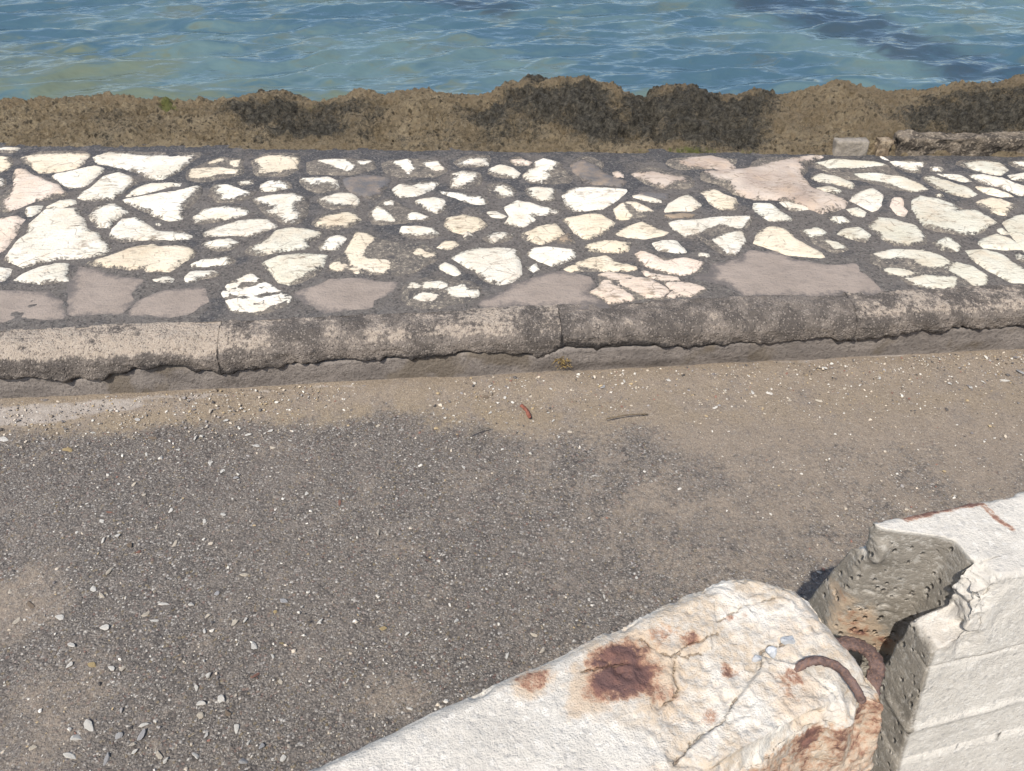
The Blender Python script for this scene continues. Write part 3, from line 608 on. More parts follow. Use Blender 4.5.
CP = [
('U1',[(-90,335),(100,330),(240,340),(360,385),(370,470),(400,508),(100,520),(-90,525)]),
('U1',[(430,200),(600,235),(820,275),(765,388),(700,470),(400,488),(375,440),(402,290)]),
('U1',[(712,472),(780,392),(900,332),(1080,318),(1170,312),(1215,395),(1100,486),(960,496)]),
('U3',[(-260,350),(-170,300),(-60,255),(50,254),(110,256),(240,276),(375,276),(320,350),(230,400),(222,460),(0,466),(-110,470),(-180,420)]),
('U4',[(-190,400),(0,320),(80,272),(200,240),(300,224),(490,248),(500,310),(440,345),(560,416),(730,405),(560,420),(300,428),(0,436),(-200,436)]),
('U5',[(335,190),(400,155),(560,170),(640,212),(850,232),(1030,228),(1075,280),(1190,402),(1000,420),(850,425),(370,436),(275,370),(160,330),(70,320),(192,300),(186,240),(322,218)]),
]
def topoly(tile, pts):
    ox, oy = TL[tile]; return np.array([at(ox+x*K, oy+y*K, ZP+.006)[:2] for x, y in pts])
def dilate(poly, r):
    a = 0.5*np.sum(poly[:,0]*np.roll(poly[:,1],-1)-np.roll(poly[:,0],-1)*poly[:,1]); sg = 1 if a > 0 else -1
    out = []
    for i in range(len(poly)):
        p, q, s = poly[i-1], poly[i], poly[(i+1) % len(poly)]
        e1 = (q-p)/(np.linalg.norm(q-p)+1e-9); e2 = (s-q)/(np.linalg.norm(s-q)+1e-9)
        n1 = np.array((e1[1], -e1[0]))*sg; n2 = np.array((e2[1], -e2[0]))*sg
        b = n1+n2; b /= np.linalg.norm(b)+1e-9; out.append(q+b*r/max(.55, b@n1))
    return np.array(out)
def ragged(poly, step, amp, seed):
    out = []
    for i in range(len(poly)):
        a, b = poly[i], poly[(i+1) % len(poly)]; n = max(1, int(np.linalg.norm(b-a)/step))
        for k in range(n): out.append(a+(b-a)*k/n)
    P = np.array(out); Q = np.c_[P, np.full(len(P), seed*3.1)]
    return P + amp*np.c_[fbm(Q, 22, 3, seed), fbm(Q, 22, 3, seed+40)]
def slab(outline, sp, seed):
    lo, hi = outline.min(0), outline.max(0); rng = np.random.RandomState(seed)
    gx, gy = np.meshgrid(np.arange(lo[0], hi[0], sp), np.arange(lo[1], hi[1], sp))
    G = np.c_[gx.ravel(), gy.ravel()] + rng.uniform(-.3, .3, (gx.size, 2))*sp
    G = G[sdist(G, outline) > sp*.5]
    pts = [Vector(p) for p in outline] + [Vector(p) for p in G]; n = len(outline)
    v, e, f, *_ = delaunay_2d_cdt(pts, [], [list(range(n))], 1, 1e-5)
    return np.array([tuple(p) for p in v]), f
areas = []
for k, s in enumerate(ST):
    clean = [topoly(s[0], c) for c in s[3]]
    out = topoly(s[0], s[4]) if len(s) > 4 else dilate(clean[0], .009)
    a = abs(.5*np.sum(out[:,0]*np.roll(out[:,1],-1)-np.roll(out[:,0],-1)*out[:,1]))/out[:,1].mean()**3
    areas.append((a, k, clean, out))
areas.sort(key=lambda r: -r[0])
def dense(p, st=.012):
    o_ = []
    for i in range(len(p)):
        a_, b_ = p[i], p[(i+1) % len(p)]; n_ = max(1, int(np.linalg.norm(b_-a_)/st))
        for q_ in range(n_): o_.append(a_+(b_-a_)*q_/n_)
    return np.array(o_)
ALLP = []; ALLI = []
for a_, k_, cl_, out_ in areas:
    p_ = dense(dilate(cl_[0], .004) if len(ST[k_]) < 5 else out_); ALLP.append(p_); ALLI += [k_]*len(p_)
for q_, (tl_, pt_) in enumerate(CP):
    p_ = dense(topoly(tl_, pt_)); ALLP.append(p_); ALLI += [1000+q_]*len(p_)
ALLP = np.concatenate(ALLP); ALLI = np.array(ALLI)
def grow(poly, k, most, joint=.0075):
    p = dense(poly, .016); oth = ALLP[ALLI != k]; n = len(p)
    t = np.roll(p, -2, 0)-np.roll(p, 2, 0); t /= np.linalg.norm(t, axis=1)[:,None]+1e-9
    ar = np.sum(p[:,0]*np.roll(p[:,1],-1)-np.roll(p[:,0],-1)*p[:,1]); nr = np.c_[t[:,1], -t[:,0]]*(1 if ar > 0 else -1)
    d = np.full(n, .002)
    for dd in np.arange(.004, most, .003):
        q = p+nr*dd; m = np.sqrt(((q[:,None,:]-oth[None,:,:])**2).sum(2)).min(1)
        yl = (q[:,1] > ykt(q[:,0])+.012) & (q[:,1] < yb(q[:,0])-.02)
        d = np.where((m > dd+joint) & yl & (d >= dd-.0045), dd, d)
    w_ = np.minimum(np.minimum(d, np.roll(d, 1)), np.roll(d, -1)); d = (np.roll(w_, 1)+w_*2+np.roll(w_, -1))/4
    return p+nr*d[:,None]
frag_v, frag_f, frag_m, frag_t = [], [], [], []
for rank, (a, k, clean, out) in enumerate(areas):
    s = ST[k]; rng = random.Random(k*13+1)
    mx = .075 if len(s) < 5 else .022
    ol = ragged(grow(out if len(s) > 4 else dilate(clean[0], .002), k, mx), .014, .004, k); v, f = slab(ol, .0115, k)
    e = np.maximum(sdist(v, ol), 0); sd = np.full(len(v), -9.0)
    for c in clean: sd = np.maximum(sd, sdist(v, c))
    hgt = rng.uniform(.006, .010)*(1.9 if s[2] == 'p' and s[0] == 'T5' and k % 2 == 0 else 1); tx, ty = rng.uniform(-.008, .008), rng.uniform(-.010, .006)
    c0 = v.mean(0); Q = np.c_[v, np.full(len(v), k*1.7)]
    z = ZP-.003 + hgt*sstep(0, .018, e) + .0040*fbm(Q, 16, 4, k)*sstep(0, .02, e) + (tx*(v[:,0]-c0[0]) + ty*(v[:,1]-c0[1]))*sstep(0, .03, e)
    z += .0025*sstep(-.012, .010, sd)
    if s[2] == 'p': z += .006*fbm(Q, 9, 4, 5)*sstep(0, .04, e) + .006*sstep(0, .08, e)
    m0 = np.clip(.70 + sd/(.045 if len(clean) == 1 else .009 if len(clean) > 6 else .020), -.25, 1.30) - s[1]*.45
    V = np.c_[v, z]; F = [tuple(q) for q in f]; vr = rng.uniform(.90, 1.06)
    t = np.array(TINT[s[2]])*vr
    if s[2] == 'p':
        q_ = np.clip(.5+.9*fbm(Q, 7, 5, 9, .65), 0, 1)[:,None]; t = q_*np.array((.60,.52,.44)) + (1-q_)*np.array((.34,.265,.215))
    else:
        q_ = np.clip(.5+.8*fbm(Q, 9, 3, 15), 0, 1)[:,None]; t = t[None,:]*(.88+.16*q_)*np.array((1, .985, .95))**(2*(1-q_))
    msk = np.c_[np.clip(m0,-1,1.4), np.full(len(v), max(0, s[1])), 0*m0]
    if rank < 99:
        me = pydata('paving_stone', V, F); attr(me, 'mask', msk); attr(me, 'tint', t)
        o = link('paving_stone', me, M_STONE, pavement)
        if len(clean) > 8: o['label'] = 'shattered white paving stone'
        elif s[2] == 'p' and a == max(r[0] for r in areas if ST[r[1]][2] == 'p'): o['label'] = 'large rough pinkish slab'
        elif s[2] == 'g': o['label'] = 'dark grey paving stone'
    else:
        b = sum(len(q) for q in frag_v); frag_v.append(V); frag_f += [tuple(i+b for i in q) for q in F]; frag_m.append(msk); frag_t.append(t)
if frag_v:
    me = pydata('stone_fragments', np.concatenate(frag_v), frag_f); attr(me, 'mask', np.concatenate(frag_m)); attr(me, 'tint', np.concatenate(frag_t))
    tag(link('stone_fragments', me, M_STONE, pavement), kind='stuff')
for k, (tile, pts) in enumerate(CP):
    ol = ragged(dilate(topoly(tile, pts), .020 if tile == 'U1' else .013), .02, .009, 300+k); v, f = slab(ol, .02, 300+k)
    e = np.maximum(sdist(v, ol), 0); Q = np.c_[v, np.full(len(v), k*2.7)]
    z = ZP-.002 + .0055*sstep(0, .05, e) + .003*fbm(Q, 7, 3, k)*sstep(0, .05, e)
    me = pydata('cement_patch', np.c_[v, z], [tuple(q) for q in f]); attr(me, 'mask', np.c_[np.clip(e/.075, 0, 1), 0*e, 0*e])
    link('cement_patch', me, M_CEM, pavement)

# ------------------------------------------------------------------ kerb stones
LIP = [(0,379),(30,382),(75,389),(113,380),(150,369),(164,367),(200,376),(222,379),(260,372),(340,366),(408,362),(487,354),(535,362),(566,349),(600,352),(648,348),(682,352),(752,347),(821,341),(852,345),(913,331),(1016,330)]
lx, lz = [], []
for px, py in LIP:
    q = at_y(px, py, yk(at(px, py, .1)[0])); lx.append(q[0]); lz.append(q[2])
def lipz(x): return .102 + .62*(np.interp(x, lx, lz)-.102)
def build_kerb(x0, x1, seed, label, worn, dark, tiltz):
    X = np.arange(x0+.0007, x1-.0007, .006); X = np.concatenate([[x0+.0007], X[1:-1], [x1-.0007]])
    prof = [(.060,-.02,0),(.050,0,0),(.030,.0,1),(.014,.002,1),(.004,.005,1),(-.001,.011,1),(-.001,.020,1),(.001,.034,.9),(.004,.046,.7),(.014,.058,.5),(.026,.067,.3),(.042,.074,.2),(.062,.079,.1),(.085,.081,0),(.110,.081,0),(.132,.080,0),(.142,.074,0),(.145,.05,0),(.145,-.02,0)]
    pr = np.array(prof); tt = np.linspace(0, len(pr)-1, 74); d = np.interp(tt, np.arange(len(pr)), pr[:,0]); h = np.interp(tt, np.arange(len(pr)), pr[:,1]); lw = np.interp(tt, np.arange(len(pr)), pr[:,2])
    n, k = len(X), len(tt); lz_ = lipz(X) + .009*fbm(np.c_[X, 0*X, 0*X], 13, 5, 5)
    P = np.zeros((n, k, 3)); P[:,:,0] = X[:,None] - .078*d[None,:]; P[:,:,1] = yk(X)[:,None] + d[None,:]
    top = .100 + h[None,:]
    P[:,:,2] = top + lw[None,:]*(lz_-.100)[:,None]
    P = P.reshape(-1, 3); en = np.minimum(X-x0, x1-X)[:,None]*np.ones((1, k)); en = en.ravel()
    hh = np.tile(h, n); me = gridmesh('kerb_stone', P, quads(n, k, flip=True)); nr = normals(me)
    vis = np.tile(sstep(0, 4, np.minimum(tt, len(pr)-1-tt)), n)
    dis = (.010*fbm(P, 6, 3, 101) + .005*fbm(P, 26, 4, 105)*(1+2.6*(1-sstep(.005, .03, hh))) - .006*np.clip(.42-worley(P, 42, 107), 0, 1)*2)*vis - .004*(1-sstep(0, .012, en))*vis*np.clip(.5+1.6*fbm(P, 30, 3, 140), 0, 1.5)
    dis -= .014*np.clip(fbm(P, 4.5, 3, 113)-.12, 0, 1)*vis*(1-sstep(.05, .075, hh))
    P = P + nr*dis[:,None]; setco(me, P)
    nb = fbm(P, 3.2, 3, 120)
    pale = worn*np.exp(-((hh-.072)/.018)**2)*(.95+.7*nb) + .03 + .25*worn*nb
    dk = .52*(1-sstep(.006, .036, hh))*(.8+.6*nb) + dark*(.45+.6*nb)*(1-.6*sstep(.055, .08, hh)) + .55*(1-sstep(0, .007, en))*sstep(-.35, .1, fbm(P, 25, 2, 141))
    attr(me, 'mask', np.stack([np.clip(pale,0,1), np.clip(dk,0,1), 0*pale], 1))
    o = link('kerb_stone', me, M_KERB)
    tag(o, label, 'kerb stone', 'kerb stones along the road', 'thing')
    # mortar foot under the overhang
    Xf = np.linspace(x0, x1, int((x1-x0)/.012)+2); zf = np.linspace(0, 1, 12); q = np.zeros((len(Xf), 13, 3)); lz2 = lipz(Xf)
    for j, t in enumerate(zf):
        q[:,j,0] = Xf; q[:,j,1] = yk(Xf)+.006+.006*t; q[:,j,2] = -.03 + t*(lz2+.002+.03)
    q[:,12,0] = Xf; q[:,12,1] = yk(Xf)+.06; q[:,12,2] = lz2+.006
    q = q.reshape(-1, 3); q[:,1] -= .006*fbm(q, 7, 4, 130) + .002*fbm(q, 40, 2, 131) + .020*np.clip(fbm(q*np.array([1,1,.2]), 4.5, 4, 133)+.12, 0, .6)*sstep(.0, .05, q[:,2])
    mf = gridmesh('mortar_foot', q, quads(len(Xf), 13, flip=True)); link('mortar_foot', mf, M_FACE, o)
    return o
J = [at(222,345,.14)[0], at(562,340,.14)[0], at(857,325,.14)[0]]
build_kerb(-3.2, J[0], 1, 'palest worn cream kerb stone with a dark lip, beside three adjoining mauve cement patches', .95, .20, .004)
build_kerb(J[0], J[1], 2, 'long grey kerb stone below the shattered white paving stone', .62, .38, 0)
build_kerb(J[1], J[2], 3, 'darkest blackened kerb stone, from the dry weed joint to below the biggest mauve cement patch', .30, .62, .002)
build_kerb(J[2], 3.2, 4, 'pale sandy kerb stone with a chipped lip, below the greenish cream paving stones', .75, .25, .003)

# ------------------------------------------------------------------ remains of a low wall on the rock side
def rough_block(name, px0, px1, pyb, pyt, depth, mat, seed, label, cat, jag=.006, y_front=None, under=0.0):
    yf = yb(at(px0, pyb, ZP)[0])-.004 if y_front is None else y_front
    a = at_y(px0, pyb, yf); b = at_y(px1, pyb, yf); top = at_y((px0+px1)/2, pyt, yf)[2]
    L = b[0]-a[0]; zt = top; zb = ZP-.02; sp = .006
    nx, ny, nz = max(4, int(L/sp)), max(4, int(depth/sp)), max(4, int((zt-zb)/sp)); bm = bmesh.new()
    def face(o, u, v, nu, nv):
        g = [[bm.verts.new(o+u*(i/nu)+v*(j/nv)) for j in range(nv+1)] for i in range(nu+1)]
        for i in range(nu):
            for j in range(nv): bm.faces.new((g[i][j], g[i+1][j], g[i+1][j+1], g[i][j+1]))
    O = Vector((a[0], yf, zb)); U = Vector((L, 0, 0)); D = Vector((0, depth, 0)); Z = Vector((0, 0, zt-zb))
    face(O, U, Z, nx, nz); face(O+Z, U, D, nx, ny); face(O+D, Z, U, nz, nx); face(O, Z, D, nz, ny); face(O+U, D, Z, ny, nz)
    bmesh.ops.remove_doubles(bm, verts=bm.verts, dist=.0005); bmesh.ops.recalc_face_normals(bm, faces=bm.faces)
    me = bpy.data.meshes.new(name); bm.to_mesh(me); bm.free(); me.polygons.foreach_set('use_smooth', [True]*len(me.polygons))
    n = len(me.vertices); P = np.zeros(n*3, np.float32); me.vertices.foreach_get('co', P); P = P.reshape(-1, 3).astype(float); nr = normals(me)
    P += nr*(jag*2.2*fbm(P, 8, 3, seed) + jag*1.4*fbm(P, 30, 4, seed+3) - jag*1.2*np.clip(.4-worley(P, 30, seed), 0, 1)*2)[:,None]
    if under:
        f = (P[:,1] < yf+.05)*(1-sstep(zb+.03, zb+.075, P[:,2]))*sstep(.1, .5, .5+1.3*fbm(np.c_[P[:,0], 0*P[:,0], 0*P[:,0]], 5, 2, seed+8)); P[:,1] += under*f
    setco(me, P); return tag(link(name, me, mat), label, cat, kind='thing')
M_BLK = mat_plain('pale_block_concrete', (.20,.175,.14), (.29,.255,.21), 30, .9, .006, 0, (.20,.18,.16))
M_BRB = mat_plain('brown_block_concrete', (.17,.125,.082), (.33,.265,.185), 30, .9, .008, 0, (.10,.08,.06))
M_WALL = mat_plain('dark_wall_mortar', (.060,.050,.040), (.165,.135,.102), 16, .92, .014, 0, (.30,.25,.19))
rough_block('concrete_block', 834, 866, 155, 142, .05, M_BLK, 201, 'small pale grey square block set against the rock ledge at the pavement edge', 'block', .003)
rough_block('broken_block', 876, 889, 155, 141, .05, M_BRB, 207, 'small brown broken block between the pale grey block and the low dark wall', 'block', .006)
rough_block('low_wall', 895, 1130, 157, 139, .075, M_WALL, 213, 'low dark crumbling wall remnant with an undercut foot along the back of the pavement', 'wall', .007, None, .010)

# ------------------------------------------------------------------ concrete barriers
def barrier(name, end, adir, ztop, half, k_up, length, flat_end, mat, label, fine, chips, seed):
    """end: xy of the middle of the top edge at the near end; body runs along adir from it. Cap shape s = flat_end(t, z)."""
    ad = np.array(adir)/np.linalg.norm(adir); pn = np.array((-ad[1], ad[0]))
    zs = np.concatenate([[0, .07, .075, .15, .22, .28], np.arange(.30, ztop-.32, .02), np.arange(ztop-.32, ztop+.0001, fine)]); zs = zs[zs < ztop-.0005]; zs = np.append(zs, ztop)
    def hw(z): return np.interp(z, [0, .075, .25, ztop], [half+k_up*(ztop-.25)+.16, half+k_up*(ztop-.25)+.16, half+k_up*(ztop-.25), half])
    tn = np.linspace(-1, 1, int(2*half/fine)+1); so = np.concatenate([np.arange(0, .62, fine), np.arange(.62, length, .03)]); so[-1] = length
    nz, nt, ns = len(zs), len(tn), len(so)
    # cap grid (t, z)
    T = tn[:,None]*hw(zs)[None,:]; Zg = np.ones((nt,1))*zs[None,:]; Sg = flat_end(T, Zg)
    V = [np.stack([Sg.ravel(), T.ravel(), Zg.ravel()], 1)]; F = [quads(nt, nz, 0)]
    # outer skin: perimeter of the cap (near side up, top across, far side down), swept along s
    pi = [(0, j) for j in range(nz)] + [(i, nz-1) for i in range(1, nt)] + [(nt-1, j) for j in range(nz-2, -1, -1)]
    base = np.array([i*nz+j for i, j in pi]); off = nt*nz; per = V[0][base]
    skin = np.repeat(per[:,None,:], ns, 1).copy(); skin[:,:,0] = skin[:,:,0]*np.clip(1-so/.3, 0, 1)[None,:] + so[None,:]
    V.append(skin[:,1:].reshape(-1, 3)); idx = np.zeros((len(base), ns), int); idx[:,0] = base; idx[:,1:] = off + np.arange(len(base)*(ns-1)).reshape(len(base), ns-1)
    q = np.stack([idx[:-1,:-1], idx[1:,:-1], idx[1:,1:], idx[:-1,1:]], -1).reshape(-1, 4); F.append(q)
    # far cap
    L = np.concatenate(V); last = idx[:,-1]; F2 = []
    m = len(last)
    for i in range(m//2-1): F2.append((last[i], last[i+1], last[m-2-i], last[m-1-i]))
    F.append(np.array(F2)[:, :]); F = np.concatenate(F)
    def world(L): return np.c_[end[0]+ad[0]*L[:,0]+pn[0]*L[:,1], end[1]+ad[1]*L[:,0]+pn[1]*L[:,1], L[:,2]]
    me = gridmesh(name, world(L), F); bm = bmesh.new(); bm.from_mesh(me); bmesh.ops.recalc_face_normals(bm, faces=bm.faces); bm.to_mesh(me); bm.free(); me.update()
    me.polygons.foreach_set('use_smooth', [True]*len(me.polygons))
    P = np.zeros(len(me.vertices)*3, np.float32); me.vertices.foreach_get('co', P); P = P.reshape(-1, 3).astype(float); nr = normals(me).astype(float)
    tocl = lambda P: np.c_[(P[:,:2]-np.array(end))@ad, (P[:,:2]-np.array(end))@pn, P[:,2]]
    loc = tocl(P); me['n'] = 0
    P = chips(P, nr, loc, hw)
    setco(me, P)
    return me, tocl(P), P, nr

# ---- stained barrier (its end points at the broken one)
AL = np.array((.8986, .4387)); AL = AL/np.linalg.norm(AL); PL = np.array((-AL[1], AL[0])); ZL = .80
EL = at(740,575,ZL)[:2] + AL*.056 - PL*.097
def px_l(px, py, z=ZL):
    w_ = at(px, py, z)[:2]-EL; return np.array((-(w_@AL), -(w_@PL)))       # local s (into the body), t (towards the camera side is +)
CRK = [[(640,640),(668,655),(700,640),(722,632)],[(672,660),(676,652),(690,658),(705,652)],[(672,662),(674,690),(664,706),(650,712)],[(716,622),(735,612),(752,603),(775,596)],[(760,655),(756,675),(740,695),(722,720),(700,740),(672,762)],[(760,655),(770,648),(788,640)],[(580,672),(610,668),(640,660)],[(612,690),(630,680),(655,672)]]
CHUNK = [(760,655),(756,675),(740,695),(722,720),(700,740),(672,762),(735,772),(800,742),(838,695),(800,668)]
RST = [(533,679,.022,.016,.80),(520,676,.010,.008,.6),(616,658,.046,.030,1.0),(622,678,.052,.030,1.15),(655,690,.020,.022,.72),(672,692,.012,.02,.6),(690,639,.016,.012,.62),(640,648,.03,.02,.62),(655,640,.03,.02,.5),(727,672,.016,.016,.62),(710,715,.014,.010,.6),(728,619,.010,.006,.6),(742,618,.010,.006,.5),(792,678,.010,.016,.75),(783,690,.012,.018,.6)]
TAN = [(535,680,.05,.03,.7),(618,668,.085,.055,.95),(690,640,.04,.03,.7),(660,690,.05,.04,.8),(577,668,.016,.016,.85),(660,640,.09,.04,.55),(600,665,.10,.05,.32),(800,700,.05,.05,.55),(690,690,.08,.05,.38),(790,640,.06,.04,.45),(830,650,.04,.04,.40),(650,700,.05,.04,.45),(730,600,.04,.02,.25)]
def end_l(T, Z):
    return .004*np.sin(T*31) + .045*sstep(.045, .10, -T*1.0)*0 + .0*Z
def chips_l(P, nr, loc, hw):
    s, t, z = loc[:,0], loc[:,1], loc[:,2]
    top = sstep(ZL-.004, ZL-.0005, z); edge = np.abs(np.abs(t)-hw(z))
    br = 1-sstep(.24, .34, s+.05*fbm(P, 12, 3, 311))                        # spalled end third
    # round the arrises
    tt = np.maximum(np.abs(t)-(.1-.014), 0)/.014
    P = P.copy(); P[:,2] -= .007*np.clip(tt, 0, 1.2)**2*sstep(ZL-.02, ZL-.001, z)
    # far corner of the end knocked off, end arris worn
    f = -t if False else t
    fa = t*FARL; fall = 1-sstep(.0, .16, s)
    P[:,:2] += (AL2*.055)[None,:]*(np.clip((fa-.052)/.05, 0, 1.1)*fall*sstep(.25, .6, z))[:,None]
    P[:,:2] += (AL2*.030)[None,:]*(0.25*np.clip((-fa-.058)/.045, 0, 1.1)**1.5*fall)[:,None]
    P[:,2] -= .014*np.clip(1-s/.022, 0, 1)**2*sstep(ZL-.03, ZL-.001, z)
    hd = nr*(.0035*fbm(P, 22, 4, 315) + .0045*fbm(P, 12, 4, 321)*br + .0034*fbm(P, 75, 4, 325, .65)*br + .0040*np.round(2.2*fbm(P, 16, 3, 329))*br*.5 - .006*np.clip(.38-worley(P, 48, 327), 0, 1)*2*br)[:,None]
    # notched far arris
    rc_ = np.array([px_l(*p) for p in CHUNK]); P[:,2] += .007*sstep(-.002, .003, sdist(np.c_[s, t], rc_))*sstep(ZL-.03, ZL-.004, z)
    nt_ = sstep(.012, 0, edge)*sstep(ZL-.03, ZL-.004, z)*np.clip(fbm(P, 30, 3, 331)-.05, 0, 1)
    P = P + hd; P[:,2] -= .020*nt_
    # lifting pocket on the camera side of the end, and the raised block beside it
    pk = np.exp(-(((s-.020)/.030)**2 + ((t*FARL+.080)/.022)**2)); lo = sstep(ZL-.11, ZL-.06, z)
    P[:,2] -= .018*pk*sstep(ZL-.015, ZL-.001, z)
    P[:,:2] += (PLN*.020)[None,:]*(np.exp(-((s-.026)/.022)**2)*lo*sstep(-.070, -.090, t*FARL))[:,None]
    P[:,:2] += (PLN*.024)[None,:]*(sstep(.05, .10, s)*(1-sstep(.20, .30, s))*sstep(-.075, -.095, t*FARL)*sstep(ZL-.25, ZL-.01, z)*(.5+.9*fbm(P, 9, 3, 341)))[:,None]
    return P
FARL = -1.0; AL2 = -AL; PLN = PL
me, loc, P, nr = barrier('concrete_barrier', EL, -AL, ZL, .104, .13, 2.0, end_l, M_CONL, '', .0019, chips_l, 1)
s, t, z = loc[:,0], loc[:,1], loc[:,2]
# local axes here: s into the body, t positive towards the camera
def blobs(lst, q, jit, sd):
    r = np.zeros(len(q))
    for px, py, rx, ry, k in lst:
        c = px_l(px, py); d2 = np.hypot((s-c[0])/rx, (t-c[1])/ry); r = np.maximum(r, k*(1-sstep(.35, 1.35, d2+jit*fbm(P, 26, 3, sd))))
    return r
topm = sstep(ZL-.05, ZL-.02, z)
rust = blobs(RST, P, .35, 351)*topm; tan = blobs(TAN, P, .3, 355)*topm
face_near = (t > .085)*(1-sstep(ZL-.025, ZL-.008, z))*(1-sstep(.30, .42, s))
tan = np.maximum(tan, .75*face_near); rust = np.maximum(rust, face_near*(.42+.75*np.abs(fbm(P*np.array([1,1,.15]), 22, 3, 361))))
crk = np.zeros(len(P))
for c in CRK:
    pl = ragged(np.array([px_l(*p) for p in c]), .006, .0, 3) if False else np.array([px_l(*p) for p in c])
    wob = np.c_[s+.010*fbm(P, 34, 4, 371, .65), t+.010*fbm(P, 34, 4, 375, .65)]
    dd = seg_dist(wob, pl, False); wd_ = .0013+.0012*np.clip(fbm(P, 18, 2, 377)+.2, 0, 1); cr = (1-sstep(.3*wd_, 1.25*wd_, dd))*sstep(-.25, .0, fbm(P, 14, 2, 379)); crk = np.maximum(crk, cr*topm)
P[:,2] -= .005*crk; setco(me, P)
brm = (1-sstep(.22, .34, s+.06*fbm(P, 12, 3, 311)))
attr(me, 'mask', np.stack([rust, tan, crk], 1)); attr(me, 'mask2', np.stack([.9*brm, 0*s, .15+0*s], 1))
barl = link('concrete_barrier', me, M_CONL)
tag(barl, 'pale concrete barrier with big dark rust stains, cracks and a bent steel bar on top', 'barrier', 'concrete barriers along the road', 'thing')

def tube(path, rad, seg=10, flat=1.0, seed=0, sub=6):
    pts = [Vector(p) for p in path]; cr = []
    for i in range(len(pts)-1):
        p0, p1, p2, p3 = pts[max(i-1,0)], pts[i], pts[i+1], pts[min(i+2, len(pts)-1)]
        for k in range(sub):
            u = k/sub; cr.append(.5*((2*p1)+(p2-p0)*u+(2*p0-5*p1+4*p2-p3)*u*u+(3*p1-p0-3*p2+p3)*u**3))
    cr.append(pts[-1]); V = []; F = []; n = len(cr); up = Vector((0,0,1))
    for i, c in enumerate(cr):
        d = (cr[min(i+1,n-1)]-cr[max(i-1,0)]).normalized(); a = d.cross(up)
        if a.length < .1: a = d.cross(Vector((0,1,0)))
        a.normalize(); b = a.cross(d).normalized(); r = rad*(1+.06*math.sin(i*1.7+seed))*(1 if 0 < i < n-1 else .8)
        for k in range(seg):
            th = 6.2832*k/seg; jr = 1+.13*math.sin(i*2.3+k*1.9+seed)*math.sin(i*.9-k*2.7); V.append(c + a*math.cos(th)*r*flat*jr + b*math.sin(th)*r*jr)
    for i in range(n-1):
        for k in range(seg): F.append((i*seg+k, i*seg+(k+1) % seg, (i+1)*seg+(k+1) % seg, (i+1)*seg+k))
    F.append(tuple(range(seg-1, -1, -1))); F.append(tuple((n-1)*seg+k for k in range(seg)))
    return pydata('steel', V, F)
path = [at(786,676,ZL-.010), at(798,668,ZL+.004), at(808,662,ZL+.012), at(822,661,ZL+.017), at(838,667,ZL+.015), at(850,680,ZL+.010), at(858,692,ZL+.001), at(862,701,ZL-.010)]
link('lifting_bar', tube(path, .0050, 10), M_RUST, barl)
M_AGG = mat_plain('grey_aggregate', (.36,.37,.38), (.47,.48,.49), 60, .7, .003)
def agg(px, py, r_, sd):
    b = bmesh.new(); bmesh.ops.create_icosphere(b, subdivisions=2, radius=r_); g = random.Random(sd); q = at(px, py, ZL-.001)
    cuts = [(Vector((g.gauss(0,1), g.gauss(0,1), g.gauss(0,1))).normalized(), g.uniform(.4,.7)*r_) for _ in range(9)]
    for v in b.verts:
        for n_, d_ in cuts:
            k = v.co.dot(n_)-d_
            if k > 0: v.co -= n_*k
        v.co += Vector(q)
    m_ = bpy.data.meshes.new('exposed_aggregate'); b.to_mesh(m_); b.free(); link('exposed_aggregate', m_, M_AGG, barl)
agg(758,659,.0075,1); agg(771,652,.0095,2); agg(788,641,.0095,3)

